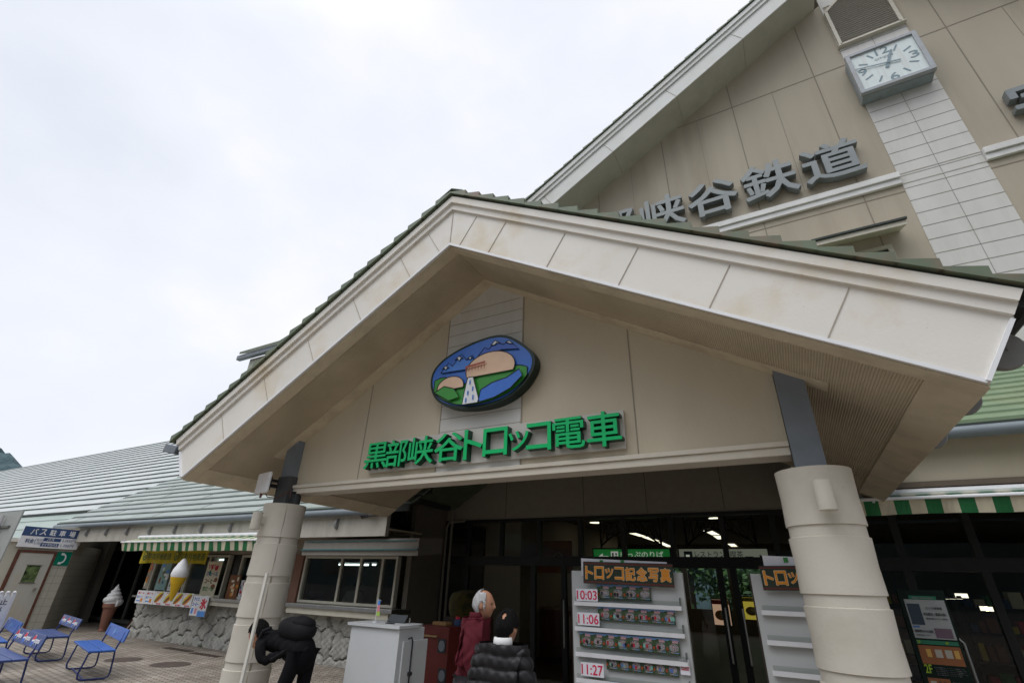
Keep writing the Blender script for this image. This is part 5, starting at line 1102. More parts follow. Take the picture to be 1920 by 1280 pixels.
def card(x, z, y, w_, h_, label, k):
    mb = MB(); mb.box((x-w_/2, y, z-h_/2), (x+w_/2, y+.003, z+h_/2), 0); f = y-.0008
    q = lambda a, b, c, d, m, l=1: mb.quad((x+a*w_, y-.0008*l, z+b*h_), (x+c*w_, y-.0008*l, z+b*h_), (x+c*w_, y-.0008*l, z+d*h_), (x+a*w_, y-.0008*l, z+d*h_), m)
    q(-.5, .34, .5, .5, 1); q(-.02, .22, .42, .40, 2, 2); mb.poly([(x-.5*w_, f-.0002, z+.2*h_), (x-.3*w_, f-.0002, z+.36*h_), (x-.1*w_, f-.0002, z+.42*h_), (x+.1*w_, f-.0002, z+.3*h_), (x+.5*w_, f-.0002, z+.16*h_), (x+.5*w_, f-.0002, z+.05*h_), (x-.5*w_, f-.0002, z+.05*h_)], 3)
    q(-.26, -.36, .44, .20, 9, 2); disc(mb, (x+.08*w_, y, z-.06*h_), .34*w_, .24*h_, off=.0026, m=4, n=14)
    rng_ = random.Random(k*7+1)
    for i in range(rng_.choice((2, 2, 3, 4))):
        px = x+(-.12+.16*i+rng_.uniform(-.05, .05))*w_; pz = z+(-.14+rng_.uniform(-.03, .06))*h_; m_ = rng_.choice((5, 5, 6, 4, 7, 8, 10)); disc(mb, (px, y, pz), .09*w_, .15*h_, off=.0036+i*.0005, m=m_, n=8); disc(mb, (px, y, pz+.17*h_), .045*w_, .05*h_, off=.0042+i*.0005, m=11, n=8); disc(mb, (px, y, pz+.2*h_), .045*w_, .03*h_, off=.0048+i*.0005, m=5, n=8)
    disc(mb, (x-.42*w_, y, z-.16*h_), .08*w_, .10*h_, off=.003, m=12, n=10); q(-.18, -.40, .12, -.33, 4, 4); q(.12, -.40, .42, -.36, 1, 4)
    o = mb.build('photo_card', [CARDBG, flat('card_sky', (.20, .36, .66), .3), flat('card_pink', (.50, .30, .34), .3), flat('card_green', (.05, .09, .04), .3), CARDPH, flat('card_black', (.02, .02, .025), .3), flat('card_red', (.45, .03, .05), .3), flat('card_blue', (.10, .18, .45), .3), flat('card_grey', (.3, .3, .32), .3), flat('card_teal', (.09, .12, .085), .3), flat('card_mint', (.2, .5, .42), .3), flat('card_skin', (.6, .38, .28), .3), flat('card_orange', (.40, .065, .015), .3)])
    tag(o, label, 'photo card', 'souvenir photo cards on the white board')
BY = 5.0; BX0, BX1, BTOP = -2.0, -.915, 1.73
def board(x0, x1, label):
    t = thing('photo_board', ((x0+x1)/2, BY, 0), label, 'display board')
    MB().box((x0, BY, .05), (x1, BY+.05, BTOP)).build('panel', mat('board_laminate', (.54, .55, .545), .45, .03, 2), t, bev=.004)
    MB().box((x0-.012, BY+.004, .05), (x0-.001, BY+.054, BTOP)).build('edge_strip', flat('board_edge', (.05, .035, .03)), t)
    for z in (1.455, 1.245, 1.04, .838, .63, .42):
        mb = MB(); mb.box((x0+.04, BY-.055, z-.03), (x1-.03, BY-.045, z+.004)); mb.box((x0+.04, BY-.045, z-.03), (x1-.03, BY-.001, z-.022)); sh = mb.build('shelf', WHITE, t)
        mb = MB(); mb.quad((x0+.05, BY-.05, z+.005), (x1-.04, BY-.05, z+.005), (x1-.04, BY-.05, z+.04), (x0+.05, BY-.05, z+.04)); mb.box((x1-.042, BY-.054, z+.005), (x1-.036, BY-.003, z+.07)); mb.build('clear_lip', GLASSW, sh)
    mb = MB()
    for s in (x0+.05, x1-.05): mb.box((s-.02, BY+.06, 0), (s+.02, BY+.10, 1.3)); mb.box((s-.02, BY-.2, 0), (s+.02, BY+.35, .04))
    mb.build('foot', BLACKF, t); return t
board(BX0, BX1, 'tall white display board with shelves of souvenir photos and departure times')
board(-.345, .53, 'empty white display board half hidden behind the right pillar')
def banner(c, w_, h_, tilt, label, cut=None):
    t = thing('photo_banner', tuple(c), label, 'banner'); u = Vector((math.cos(tilt), 0, math.sin(tilt))); v = Vector((-u.z, 0, u.x)); c = Vector(c)
    MB().obox(c, u*w_/2, v*h_/2, (0, .002, 0)).build('card', mat('tartan_green', (.022, .035, .022), .6, .2, 12), t); mb = MB()
    for s in (-1, 1):
        for k in (.44, .40): rect(mb, c+v*(s*h_*k), w_, .004, u, v, .003, 2)
    chs = 'トロッコ記念写真'; n = len(chs); ws = [.085, .1, .085, .095, .1, .1, .1, .1]; tot = sum(ws)+.008*(n-1); x = -tot/2
    for ch, w1 in zip(chs, ws):
        cc = c+u*((x+w1/2)*w_/.86); hh = h_*.62 if ch != 'ッ' else h_*.48
        text(mb, ch, cc+Vector((0, -.0022, 0)), w1*w_/.86, hh, u, v, depth=.001, bold=.05, m=1, res=2); text(mb, ch, cc+Vector((0, -.0055, 0)), w1*w_/.86*.93, hh*.95, u, v, depth=.001, bold=.03, m=0, res=2); x += w1+.008
    mb.build('lettering', [ORANGE, CREAM, flat('tartan_red', (.20, .03, .03))], t); return t
banner((-1.415, BY-.06, 1.708), .87, .195, rad(-.9), 'dark green banner with orange characters across the full photo board')
banner((.14, BY-.06, 1.705), .80, .185, rad(1.0), 'dark green banner cut off by the right round pillar')
def papers(x0, x1, z0, z1, label, tilt=0):
    mb = MB(); n = 4; w_ = (x1-x0)/n
    for k in range(n): mb.obox((x0+(k+.5)*w_, BY-.012-.003*(k % 2), (z0+z1)/2-.012*k*.6), (w_*.51, 0, -.004), (0, .001, 0), (0, 0, (z1-z0)/2), 0)
    for k in (1, 2): mb.box((x0+k*w_-.015, BY-.022, z1-.05), (x0+k*w_+.02, BY-.019, z1-.012), 1)
    tag(mb.build('paper_sheets', [PAPER, GRN]), label, 'paper')
papers(-1.885, -1.04, 1.68, 1.84, 'white paper sheets taped behind the banner of the full board')
papers(-.22, .46, 1.62, 1.87, 'white paper sheets behind the banner by the right pillar')
rows = (('10:03', 1.517, .10, 4, -1.727, .129, 1.55, .125, 'top'), ('11:06', 1.315, .09, 6, -1.729, .119, 1.366, .115, 'second'), (None, 0, 0, 8, -1.923, .115, 1.145, .12, 'third'), ('11:27', .917, .09, 6, -1.671, .106, .985, .115, 'fourth'), (None, 0, 0, 3, -1.655, .11, .785, .115, 'lowest'))
ordn = ['first', 'second', 'third', 'fourth', 'fifth', 'sixth', 'seventh', 'eighth']
kk = 0
for tm, tz, th, n, x0, pt, cz_, ch_, rn in rows:
    if tm:
        xc = {'10:03': -1.822, '11:06': -1.816, '11:27': -1.798}[tm]; w_ = .218
        t = thing('time_label', (xc, BY-.06, tz-.05), 'white card with red departure time on the %s shelf of the photo board' % rn, 'label')
        MB().box((xc-w_/2, BY-.062, tz-.052), (xc+w_/2, BY-.0595, tz+.052)).build('card', PAPER, t); mb = MB(); text(mb, tm, (xc, BY-.063, tz), w_*.93, .078, bold=.012); mb.build('lettering', flat('time_red', (.72, .02, .09)), t)
    for i in range(n): card(x0+pt*(i+.5), cz_, BY-.026-.0003*i, pt*1.01, ch_, '%s souvenir photo card from the left on the %s shelf' % (ordn[i], rn), kk); kk += 1
t = thing('price_card', (-.978, BY-.03, 1.0), 'small white price card with red figures at the end of the fourth shelf', 'price card')
MB().box((-1.017, BY-.032, .95), (-.938, BY-.029, 1.06)).build('card', PAPER, t); mb = MB(); text(mb, '¥1,200', (-.977, BY-.033, 1.005), .066, .026, bold=.03); mb.box((-1.008, BY-.034, .983), (-.947, BY-.0325, .99)); text(mb, '台紙付', (-.98, BY-.033, 1.04), .05, .014); mb.build('lettering', RED, t)
# ================================================================== floor guide board right of the pillar
gy = 7.0; a0, a1 = P(1680, 1104, Y=gy), P(1758, 1104, Y=gy)
gx0, gx1, gz = a0.x, a1.x+.04, a0.z
gd = thing('floor_guide_board', ((gx0+gx1)/2, gy, 0), 'tall dark green illustrated floor guide board right of the pillar', 'information board')
MB().box((gx0, gy, 0), (gx1, gy+.06, gz)).build('panel', mat('guide_dark', (.008, .018, .014), .7, .1, 5, spec=.15), gd, bev=.004)
mb = MB(); w_ = gx1-gx0; f = gy; R4 = lambda a, b, c, d, m, l=1: mb.quad((gx0+a*w_, f-.002*l, b), (gx0+c*w_, f-.002*l, b), (gx0+c*w_, f-.002*l, d), (gx0+a*w_, f-.002*l, d), m)
R4(.1, gz-.44, .95, gz-.09, 0); R4(.22, gz-.09, .80, gz-.055, 1, 2); text(mb, 'Selene Information', (gx0+.51*w_, f-.006, gz-.073), w_*.44, .020, m=0)
R4(.13, gz-.32, .40, gz-.13, 2, 2); R4(.55, gz-.43, .90, gz-.345, 3, 2); R4(.13, gz-.345, .27, gz-.33, 4, 2)
text(mb, 'セレネ美術館', (gx0+.68*w_, f-.005, gz-.165), w_*.34, .025, m=5); text(mb, '平山郁夫－黒部を描く', (gx0+.67*w_, f-.005, gz-.22), w_*.48, .027, bold=.01, m=5); text(mb, '常設展示のご案内', (gx0+.68*w_, f-.005, gz-.26), w_*.44, .014, m=5); text(mb, '黒部峡谷の大自然', (gx0+.33*w_, f-.005, gz-.375), w_*.38, .024, bold=.01, m=5); text(mb, '大型映像シアター', (gx0+.3*w_, f-.005, gz-.41), w_*.3, .013, m=5)
R4(.1, gz-.49, .95, gz-.455, 1); text(mb, '3F', (gx0+.15*w_, f-.004, gz-.472), .03, .028, m=6); text(mb, '4F', (gx0+.72*w_, f-.004, gz-.472), .03, .028, m=6)
R4(.1, gz-.66, .95, gz-.50, 7); 
for k, (a, b) in enumerate(((.24, .34), (.42, .56), (.62, .76), (.80, .90))): R4(a, gz-.60, b, gz-.53, 8 if k in (1, 2) else 9, 2)
text(mb, '2F', (gx0+.18*w_, f-.004, gz-.70), .06, .075, bold=.02, m=6)
for z, a, b in ((.685, .3, .9), (.70, .32, .92), (.715, .32, .9), (.73, .32, .93), (.745, .32, .8), (.80, .58, .93), (.82, .58, .93), (.84, .58, .92), (.86, .58, .9), (.97, .16, .5), (.985, .16, .55), (1.0, .16, .5), (1.015, .16, .52)): text(mb, '立山黒部ゆったりご観覧いただけます'[:int((b-a)*22)], (gx0+(a+b)/2*w_, f-.003, gz-z), (b-a)*w_, .009, m=10)
R4(.1, gz-.92, .54, gz-.775, 7); R4(.14, gz-.84, .26, gz-.80, 8, 2); R4(.3, gz-.86, .36, gz-.80, 11, 2); R4(.40, gz-.87, .46, gz-.80, 11, 2)
R4(.60, gz-1.07, .95, gz-.90, 7); disc(mb, (gx0+.8*w_, f, gz-1.0), .05, .03, off=.004, m=8); disc(mb, (gx0+.68*w_, f, gz-1.03), .035, .03, off=.004, m=9)
R4(.1, gz-1.16, .54, gz-1.03, 7); R4(.16, gz-1.11, .28, gz-1.06, 4, 2); R4(.36, gz-1.12, .5, gz-1.05, 11, 2); text(mb, '1F', (gx0+.16*w_, f-.004, gz-1.21), .06, .06, bold=.02, m=6); R4(.6, gz-1.22, .95, gz-1.10, 7); R4(.66, gz-1.2, .76, gz-1.13, 9, 2); R4(.82, gz-1.2, .9, gz-1.14, 8, 2)
gl = lambda n, c: flat(n, c, .35)
mb.build('print', [gl('g_white', (.33, .345, .345)), gl('g_green', (.02, .16, .09)), gl('g_night', (.03, .05, .07)), gl('g_aurora', (.14, .09, .12)), gl('g_blue', (.06, .16, .42)), gl('g_ink', (.05, .05, .06)), gl('g_lime', (.32, .48, .03)), gl('g_orange', (.26, .095, .035)), gl('g_paper', (.40, .37, .31)), gl('g_gold', (.55, .32, .08)), gl('g_grey', (.16, .17, .17)), gl('g_dark', (.09, .05, .04))], gd)
# ================================================================== people
def skin_arrays(pts, edges, radii, root=0, sub=2):
    """grow a limb surface along connected joints; returns vertex array and faces"""
    me = bpy.data.meshes.new('skin'); me.from_pydata([tuple(p) for p in pts], edges, []); o = bpy.data.objects.new('skin', me); COL.objects.link(o)
    o.modifiers.new('s', 'SKIN'); sv = me.skin_vertices[0].data
    for i, r in enumerate(radii): sv[i].radius = r if isinstance(r, tuple) else (r, r); sv[i].use_root = (i == root)
    sb = o.modifiers.new('u', 'SUBSURF'); sb.levels = sub; sb.render_levels = sub
    bpy.context.view_layer.update(); m = bpy.data.meshes.new_from_object(o.evaluated_get(bpy.context.evaluated_depsgraph_get()))
    V = np.array([v.co[:] for v in m.vertices]); Fs = [tuple(p.vertices) for p in m.polygons]
    bpy.data.objects.remove(o); bpy.data.meshes.remove(m); bpy.data.meshes.remove(me); return V, Fs
def remesh_arrays(V, Fs, vox, smooth=2):
    me = bpy.data.meshes.new('r'); me.from_pydata([tuple(v) for v in V], [], Fs); me.update(); o = bpy.data.objects.new('r', me); COL.objects.link(o)
    r = o.modifiers.new('r', 'REMESH'); r.mode = 'VOXEL'; r.voxel_size = vox; s_ = o.modifiers.new('s', 'SMOOTH'); s_.iterations = smooth; s_.factor = .5
    bpy.context.view_layer.update(); m = bpy.data.meshes.new_from_object(o.evaluated_get(bpy.context.evaluated_depsgraph_get()))
    V2 = np.array([v.co[:] for v in m.vertices]); F2 = [tuple(p.vertices) for p in m.polygons]; bpy.data.objects.remove(o); bpy.data.meshes.remove(m); bpy.data.meshes.remove(me); return V2, F2
def normals(V, Fs):
    N = np.zeros_like(V)
    for f in Fs:
        a, b, c = V[f[0]], V[f[1]], V[f[2]]; n = np.cross(b-a, c-a)
        for i in f: N[i] += n
    return N/np.maximum(np.linalg.norm(N, axis=1, keepdims=True), 1e-9)
NU, NV = 64, 44
def head_grid(scale=1.0, grow=0.0, face=True):
    """head centred between the ears, looking along +y"""
    V = []
    for j in range(NV+1):
        th = math.pi*j/NV; dz = math.cos(th)
        for i in range(NU):
            q = 2*math.pi*i/NU; dx, dy = math.sin(th)*math.cos(q), math.sin(th)*math.sin(q)
            x, y, z = .074*dx, .094*dy, .116*dz
            if dz < 0:
                k = (-dz)**1.6; x *= 1-.30*k; y = y*(1-.22*k)+.022*k
            if dy < 0 and dz < -.2: y *= 1-.25*min(1, (-dz-.2)/.6)
            if face and dy > 0:
                g = lambda cx, cz, sx, sz: math.exp(-((dx-cx)/sx)**2-((dz-cz)/sz)**2)*dy
                y += .024*g(0, -.14, .13, .14)+.012*g(0, .06, .11, .16)-.009*g(.36, .07, .17, .12)-.009*g(-.36, .07, .17, .12)+.006*g(0, .24, .5, .10)
                y += .007*g(0, -.42, .22, .05)+.006*g(0, -.54, .2, .05)-.004*g(0, -.48, .25, .025)+.012*g(0, -.78, .28, .14)
            n = Vector((dx/.074, dy/.094, dz/.116)).normalized()*grow
            V.append(((x+n.x)*scale, (y+n.y)*scale, (z+n.z)*scale))
    Fs = [(j*NU+i, j*NU+(i+1) % NU, (j+1)*NU+(i+1) % NU, (j+1)*NU+i) for j in range(NV) for i in range(NU)]
    return np.array(V), Fs
SKIN = mat('skin', (.47, .235, .145), .55, .08, 14, bump=.05, bscale=80); EYE = flat('eye_dark', (.02, .015, .012), .2)
def mesh_obj(name, V, Fs, m, parent, smooth=True, mi=None):
    me = bpy.data.meshes.new(name); me.from_pydata([tuple(v) for v in V], [], Fs); me.update()
    for q in (m if isinstance(m, (list, tuple)) else [m]): me.materials.append(q)
    if mi is not None: me.polygons.foreach_set('material_index', mi)
    if smooth: me.polygons.foreach_set('use_smooth', [True]*len(me.polygons))
    o = bpy.data.objects.new(name, me); COL.objects.link(o); o.parent = parent; ORG[o.name] = ORG[parent.name]; return o
def rot_head(V, c, yaw, pitch, roll=0):
    M = (Matrix.Rotation(yaw, 3, 'Z') @ Matrix.Rotation(pitch, 3, 'X') @ Matrix.Rotation(roll, 3, 'Y')); M = np.array(M)
    return V @ M.T + np.array(c)
def hand_chain(pts, edges, rad_, wi, wrist, d, side, s=1.0, curl=.5):
    """palm, four unequal fingers and a side thumb continuing from the wrist joint wi"""
    wrist, d, side = Vector(wrist), Vector(d).normalized(), Vector(side).normalized(); n = d.cross(side)
    pm = wrist+d*.05*s; pts.append(pm); rad_.append((.030*s, .018*s)); edges.append((wi, len(pts)-1)); ip = len(pts)-1
    for k, (off, ln) in enumerate(((-.030, .068), (-.010, .078), (.010, .074), (.029, .058))):
        b = pm+d*.045*s+side*off*s; pts.append(b); rad_.append(.0095*s); edges.append((ip, len(pts)-1))
        m1 = b+(d*math.cos(curl)+n*math.sin(curl))*ln*.5*s; pts.append(m1); rad_.append(.0085*s); edges.append((len(pts)-2, len(pts)-1))
        m2 = m1+(d*math.cos(curl*2.2)+n*math.sin(curl*2.2))*ln*.5*s; pts.append(m2); rad_.append(.0075*s); edges.append((len(pts)-2, len(pts)-1))
    t0 = pm-side*.034*s-d*.012*s; pts.append(t0); rad_.append(.012*s); edges.append((ip, len(pts)-1))
    t1 = t0-side*.018*s+d*.035*s+n*.012*s; pts.append(t1); rad_.append(.0095*s); edges.append((len(pts)-2, len(pts)-1))
    t2 = t1+d*.026*s+n*.006*s; pts.append(t2); rad_.append(.008*s); edges.append((len(pts)-2, len(pts)-1))
def person(base, yaw, J, label, jacket, trousers, hair, shoes, hs=1.0, head_yaw=0, head_pitch=0, puffer=False, bulk=1.0, group=None, fine=True, hair_kind='short', collar=None, wrinkle=.006, hem=.25):
    """J: joints in the person's own frame (x right, y ahead, z up)"""
    Rm = np.array(Matrix.Rotation(yaw, 3, 'Z'))
    T = lambda p: Vector(Rm @ np.array(p, float))
    J = {k: T(v) for k, v in J.items()}
    t = thing('person', tuple(base), label, 'person', group); h = 1.0
    # body: one surface from head to feet
    pts = [J['pelvis'], J['waist'], J['chest'], J['chest']*.5+J['neck']*.5, J['neck'], J['head']-Vector((0, 0, .03))]; ed = [(0, 1), (1, 2), (2, 3), (3, 4), (4, 5)]; rd = [(.09, .07), (.085, .065), (.09, .065), (.07, .055), .052, .05]
    for s in 'LR':
        i0 = len(pts); pts += [J['sh'+s], J['el'+s], J['wr'+s]]; ed += [(3, i0), (i0, i0+1), (i0+1, i0+2)]; rd += [.030, .030, .026]
        d = J['wr'+s]-J['el'+s]; side = d.cross(Vector((0, 0, 1)));  side = side if side.length > .01 else Vector((1, 0, 0))
        hand_chain(pts, ed, rd, i0+2, J['wr'+s], d, side, hs, .45)
        i0 = len(pts); pts += [J['hip'+s], J['kn'+s], J['an'+s], J['an'+s]+T((0, .13, -.035))]; ed += [(0, i0), (i0, i0+1), (i0+1, i0+2), (i0+2, i0+3)]; rd += [.05, .042, .032, .028]
    V, Fs = skin_arrays(pts, ed, rd, 0, 2)
    hv, hf = head_grid(hs); ears = []
    hv = rot_head(hv, J['head'], yaw+head_yaw, head_pitch); Fs = list(Fs)+[tuple(i+len(V) for i in f) for f in hf]; V = np.vstack([V, hv])
    for s in (-1, 1):
        u = np.array([(.010*math.sin(a)*math.cos(b)+s*.074, .020*math.sin(a)*math.sin(b)-.004, .033*math.cos(a)-.006) for a in np.linspace(.01, math.pi-.01, 9) for b in np.linspace(0, 2*math.pi, 12, endpoint=False)])*hs
        ef = [(j*12+i, j*12+(i+1) % 12, (j+1)*12+(i+1) % 12, (j+1)*12+i) for j in range(8) for i in range(12)]
        Fs += [tuple(i+len(V) for i in f) for f in ef]+[tuple(len(V)+i for i in range(11, -1, -1)), tuple(len(V)+96+i for i in range(12))]; V = np.vstack([V, rot_head(u, J['head'], yaw+head_yaw, head_pitch)])
    V, Fs = remesh_arrays(V, Fs, .0065 if fine else .012, 2)
    mesh_obj('body', V, Fs, SKIN, t)
    for s in (-1, 1):
        mb = MB().lathe([(.001, -.004), (.008, -.003), (.010, 0), (.008, .003), (.001, .004)], (0, 0, 0), 10, axis=(0, 1, 0)); e_ = rot_head(np.array(mb.v)*hs*np.array([1, 1, .6])+np.array([s*.029, .0825, .012])*hs, J['head'], yaw+head_yaw, head_pitch); mesh_obj('eye', e_, mb.f, EYE, t)
    # hair shell
    hv, hf = head_grid(hs, .009, False); keep = []; mi = []
    rng_ = np.random.RandomState(5)
    g0, _ = head_grid(1.0, 0, False)
    for f in hf:
        c = np.mean(g0[list(f)], 0); y, z, x = c[1]/.094, c[2]/.116, abs(c[0])/.074
        if hair_kind == 'receding':
            jag = .05*math.sin(c[2]*190+c[0]*140)
            ok = ((z > -.52 and y < -.22) or (z > -.02 and y < .30+jag) or (z > -.30 and .16 < y < .32+jag)) and not (z > .80 and y > -.25+jag) and y < .42-.35*max(0, z-.2)
            if x > .55 and ((y-.0)/.24)**2+((z+.06)/.30)**2 < 1: ok = False
        else: ok = (z > -.58 and y < .0 and not (x > .55 and z < -.02 and y > -.45)) or (z > .30 and y < .78 and (z > .5 or y < .5)) or (z > .12 and y < .18 and x > .6)
        if hair_kind == 'bald_spot' and y < -.15 and ((c[0]-.004)/.014)**2+((c[2]-.058)/.027)**2 < 1: ok = False
        if ok: keep.append(f)
    hv = hv*(1+(rng_.rand(len(hv), 1)-.5)*.035); hv = rot_head(hv, J['head'], yaw+head_yaw, head_pitch); ho = mesh_obj('hair', hv, keep, hair, t)
    sl = ho.modifiers.new('solid', 'SOLIDIFY'); sl.thickness = (.006 if hair_kind == 'receding' else .008)*hs; sl.offset = -.2
    # loose strands over the hair shell
    tri = []; N_ = normals(hv, keep); sdn = 1400 if fine else 200
    for q in range(sdn):
        f = keep[rng_.randint(len(keep))]; p = Vector(hv[f[0]]).lerp(Vector(hv[f[2]]), rng_.rand()); nn = Vector(N_[f[0]])
        if (p-J['head']).dot(nn) < 0: nn = -nn
        dn = Vector((0, 0, -1))+Vector((rng_.randn(), rng_.randn(), rng_.randn()))*.45; dn = (dn-nn*dn.dot(nn)).normalized(); d_ = (dn+nn*.28).normalized()*(.022*hs*(.6+.8*rng_.rand())); w_ = d_.cross(nn).normalized()*.0011
        tri.append((p-w_, p+w_, p+d_))
    sv_ = np.array([tuple(v) for t3 in tri for v in t3]); mesh_obj('hair', sv_, [(i*3, i*3+1, i*3+2) for i in range(len(tri))], hair, t, smooth=False)
    # jacket
    up = Vector((0, 0, 1)); cd = (J['neck']-J['chest']).normalized()
    pts = [J['pelvis']-(J['waist']-J['pelvis'])*hem, J['waist'], J['chest'], J['chest']+(J['neck']-J['chest'])*(.62 if puffer else .55), J['neck']+cd*.012]; ed = [(0, 1), (1, 2), (2, 3), (3, 4)]
    b = bulk; rd = [(.185*b, .135*b), (.175*b, .13*b), (.18*b, .125*b), ((.15 if puffer else .13)*b, .10*b), ((.088, .085) if puffer else (.072, .072))]
    for s in 'LR':
        i0 = len(pts); e_, w_ = J['el'+s], J['wr'+s]; pts += [J['sh'+s]*.93+J['chest']*.07, (J['sh'+s]+e_)/2, e_, (e_+w_)/2, w_-(w_-e_).normalized()*.01]; ed += [(3, i0), (i0, i0+1), (i0+1, i0+2), (i0+2, i0+3), (i0+3, i0+4)]; rd += [.078*b, .074*b, .064*b, .058*b, .044*b]
    pts.append(J['pelvis']-(J['waist']-J['pelvis'])*(hem+.22)); ed.append((0, len(pts)-1)); rd.append((.165*b, .12*b) if hem > .3 else (.12*b, .09*b))
    V, Fs = skin_arrays(pts, ed, rd, 2, 5 if puffer else (4 if fine else 3))
    N = normals(V, Fs); ax_ = np.array((J['neck']-J['pelvis']).normalized()); hgt = (V-np.array(J['pelvis'])) @ ax_
    if puffer:
        k = np.abs(np.sin(np.pi*(hgt+.006*np.sin(V[:, 0]*22))/.078)); V = V+N*((np.sqrt(k)-.75)*.020)[:, None]; V += N*(.004*np.sin(V[:, 0]*85+V[:, 2]*20)*np.sin(V[:, 2]*60+V[:, 1]*40))[:, None]
    else:
        w1 = np.sin(V[:, 0]*31+V[:, 2]*17+3*np.sin(V[:, 2]*9+V[:, 1]*7))*np.sin(V[:, 2]*13+V[:, 1]*23+2*np.sin(V[:, 0]*11)); V = V+N*(wrinkle*w1+wrinkle*.6*np.sin(V[:, 0]*63+V[:, 1]*51+4*np.sin(V[:, 2]*21)))[:, None]
    mesh_obj('jacket', V, Fs, jacket, t)
    if collar:
        cm = MB(); c = J['neck']+cd*.02; cm.lathe([(.064, -.03), (.068, 0), (.064, .03), (.058, .032), (.058, -.03)], c, 24, axis=tuple(cd)); mesh_obj('collar', np.array(cm.v), cm.f, collar, t)
    V, Fs = np.zeros((0, 3)), []
    for s in 'LR':
        pts = [J['hip'+s]+up*.05, J['hip'+s], (J['hip'+s]+J['kn'+s])/2, J['kn'+s], (J['kn'+s]+J['an'+s])/2, J['an'+s]+up*.01]
        v_, f_ = skin_arrays(pts, [(k, k+1) for k in range(5)], [.09*b, .098*b, .088*b, .070*b, .066*b, .056*b], 1, 3); Fs += [tuple(i+len(V) for i in f) for f in f_]; V = np.vstack([V, v_])
    sm = MB().lathe([(.001, -1)]+[(math.cos(q), math.sin(q)) for q in np.linspace(-1.4, 1.4, 13)]+[(.001, 1)], (0, 0, 0), 20); seat = np.array(sm.v)*np.array([.175*b, .135*b, .16]); Mz = np.array(Matrix.Rotation(yaw, 3, 'Z')); hipm = np.array((J['hipL']+J['hipR'])/2)
    seat = seat @ Mz.T+hipm+np.array([0, 0, .03]); Fs = list(Fs)+[tuple(i+len(V) for i in f) for f in sm.f]; V = np.vstack([V, seat]); mesh_obj('trousers', V, Fs, trousers, t)
    for s in 'LR':
        a = J['an'+s]; V, Fs = skin_arrays([a+T((0, -.05, -.035)), a+T((0, .06, -.04)), a+T((0, .16, -.05))], [(0, 1), (1, 2)], [(.043, .045), (.046, .04), (.038, .028)], 1, 2); mesh_obj('shoe', V, Fs, shoes, t)
    return t
def standing(H, lean=0.0, arms=(( .02, .0), (.02, .0)), stoop=0.0):
    k = H/1.7
    J = dict(pelvis=(0, 0, .92), waist=(0, .01+lean*.15, 1.06), chest=(0, .01+lean*.5, 1.27), neck=(0, .0+lean*.8, 1.45), head=(0, .03+lean+stoop, 1.585-stoop*.35))
    for s, sg, (fx, fy) in (('L', -1, arms[0]), ('R', 1, arms[1])):
        J['sh'+s] = (sg*.185, -.01+lean*.7, 1.385); J['el'+s] = (sg*(.235+fx), -.03+lean*.5+fy*.3, 1.10); J['wr'+s] = (sg*(.22+fx*.5), .06+lean*.4+fy, .87+fy*.6)
        J['hip'+s] = (sg*.09, 0, .88); J['kn'+s] = (sg*.10, .02, .48); J['an'+s] = (sg*.105, -.02, .075)
    return {n: tuple(c*k for c in v) for n, v in J.items()}
CLOTHB = mat('black_cloth', (.009, .009, .011), .95, .2, 12, spec=.12); TROU = mat('dark_trousers', (.03, .03, .035), .85, .2, 9); SHOE = mat('dark_shoe', (.02, .018, .016), .5, .2, 9)
# elderly man in a maroon jacket, looking to the right
person((-2.62, 4.18, 0), rad(-62), standing(1.53, .03, ((.02, .05), (.02, .08)), .03), 'white haired man in a maroon jacket looking toward the photo board', mat('maroon_cloth', (.095, .011, .019), .8, .1, 14, spec=.2), TROU, mat('white_hair', (.55, .55, .55), .8, .12, 60, bump=.6, bscale=150), SHOE, head_yaw=rad(-14), head_pitch=rad(-3), hair_kind='receding', wrinkle=.007, bulk=1.14, hem=1.0, collar=MATS['maroon_cloth'])
# man in a black quilted jacket, seen from behind
person((-1.905, 3.42, 0), rad(4), standing(1.415, .03, ((.01, .1), (.01, .1)), .035), 'dark haired man in a black quilted jacket seen from behind', mat('puffer_nylon', (.015, .014, .016), .5, .1, 10, spec=.3), TROU, mat('black_hair', (.010, .009, .009), .95, .3, 60, bump=.8, bscale=150, spec=.12), SHOE, hs=.97, head_pitch=rad(-16), puffer=True, hair_kind='bald_spot', bulk=1.08, collar=flat('white_towel', (.75, .75, .74), .9))
# bending person with a backpack: faces left, trunk nearly level
Jb = dict(pelvis=(0, -.30, .93), waist=(0, -.18, .985), chest=(0, .06, 1.02), neck=(0, .225, 1.02), head=(0, .335, 1.055),
          shL=(-.16, .14, .97), elL=(-.15, .05, .86), wrL=(-.05, -.13, .94), shR=(.16, .14, .97), elR=(.15, .04, .86), wrR=(.05, -.13, .94),
          hipL=(-.09, -.28, .89), knL=(-.10, -.14, .47), anL=(-.11, -.34, .075), hipR=(.09, -.28, .89), knR=(.10, -.26, .48), anR=(.11, -.52, .075))
bp = Vector((-4.66, 3.85, 0)); by = rad(97)
person(tuple(bp), by, Jb, 'person in black bending forward beside the left pillar with a black backpack', CLOTHB, mat('black_trousers', (.008, .008, .010), .95, .2, 9, spec=.12), MATS['black_hair'], SHOE, hs=1.08, head_pitch=rad(-22), hair_kind='short', wrinkle=.005, bulk=.78)
RM = Matrix.Rotation(by, 3, 'Z')
pack = thing('backpack', tuple(bp+RM @ Vector((0, -.1, 1.1))), 'full black backpack on the back of the bending person', 'backpack')
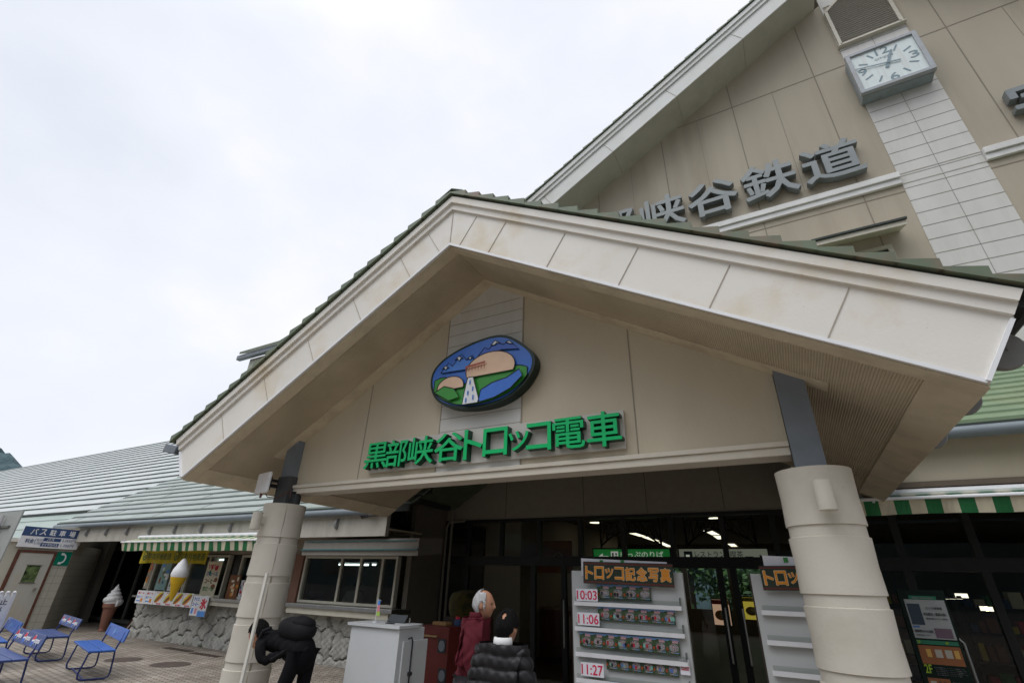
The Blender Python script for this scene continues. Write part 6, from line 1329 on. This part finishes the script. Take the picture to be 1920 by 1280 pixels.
pb = np.array([v for v in [(math.copysign(abs(math.cos(a)*math.cos(b))**.8, math.cos(a)*math.cos(b))*.13, math.copysign(abs(math.sin(a)*math.cos(b))**.8, math.sin(a)*math.cos(b))*.205, math.copysign(abs(math.sin(b))**.85, math.sin(b))*.10) for b in np.linspace(-math.pi/2, math.pi/2, 17) for a in np.linspace(0, 2*math.pi, 28, endpoint=False)]])
ax_t = np.array(Matrix.Rotation(rad(7), 3, 'X')); pb = pb @ ax_t.T+np.array([0, -.15, 1.125]); pb += .006*np.sin(pb[:, [1, 2, 0]]*27)
pv = np.array([tuple(RM @ Vector(p)) for p in pb])-np.array(RM @ Vector((0, -.1, 1.1)))
pf_ = [(j*28+i, j*28+(i+1) % 28, (j+1)*28+(i+1) % 28, (j+1)*28+i) for j in range(16) for i in range(28)]
PACKM = mat('pack_nylon', (.010, .010, .012), .8, .2, 10, spec=.2)
mesh_obj('pack_body', pv, pf_, PACKM, pack)
fpk = np.array([v for v in [(math.cos(a)*math.cos(b_)*.11, math.sin(a)*math.cos(b_)*.13, math.sin(b_)*.06) for b_ in np.linspace(-math.pi/2, math.pi/2, 11) for a in np.linspace(0, 2*math.pi, 20, endpoint=False)]]) @ ax_t.T+np.array([0, -.21, 1.185]); fpk += .004*np.sin(fpk[:, [2, 0, 1]]*60)
fpk = np.array([tuple(RM @ Vector(p)) for p in fpk])-np.array(RM @ Vector((0, -.1, 1.1)))
mesh_obj('front_pocket', fpk, [(j*20+i, j*20+(i+1) % 20, (j+1)*20+(i+1) % 20, (j+1)*20+i) for j in range(10) for i in range(20)], PACKM, pack)
mb = MB(); off = lambda x, y, z: tuple(bp+RM @ Vector((x, y, z)))
mb.tube([off(.152, -.3, 1.15), off(.156, -.1, 1.19), off(.15, .05, 1.17)], .006, 6); mb.build('zip_line', flat('zip_grey', (.06, .06, .065)), pack)
for s in (-1, 1): MB().tube([off(s*.10, .09, 1.13), off(s*.125, .16, 1.10), off(s*.14, .19, 1.0), off(s*.15, .12, .90), off(s*.14, -.05, .88), off(s*.10, -.2, .98)], .018, 8).build('shoulder_strap', PACKM, pack, smooth=True)
# staff inside
person((-5.55, 14.4, 0), rad(170), standing(1.62), 'dim figure in a white shirt standing behind the hall counter', flat('shirt_white', (.5, .5, .48), .9), TROU, MATS['black_hair'], SHOE, fine=False)
person((-4.6, 14.3, 0), rad(200), standing(1.55), 'dim figure in dark clothes at the right end of the hall counter', CLOTHB, TROU, MATS['black_hair'], SHOE, fine=False)
person((-9.6, 9.7, 0), rad(20), standing(1.55, .12, stoop=.06), 'stooping cook in a pale shirt behind the kitchen window', flat('cook_shirt', (.42, .42, .40), .9), TROU, MATS['black_hair'], SHOE, fine=False)
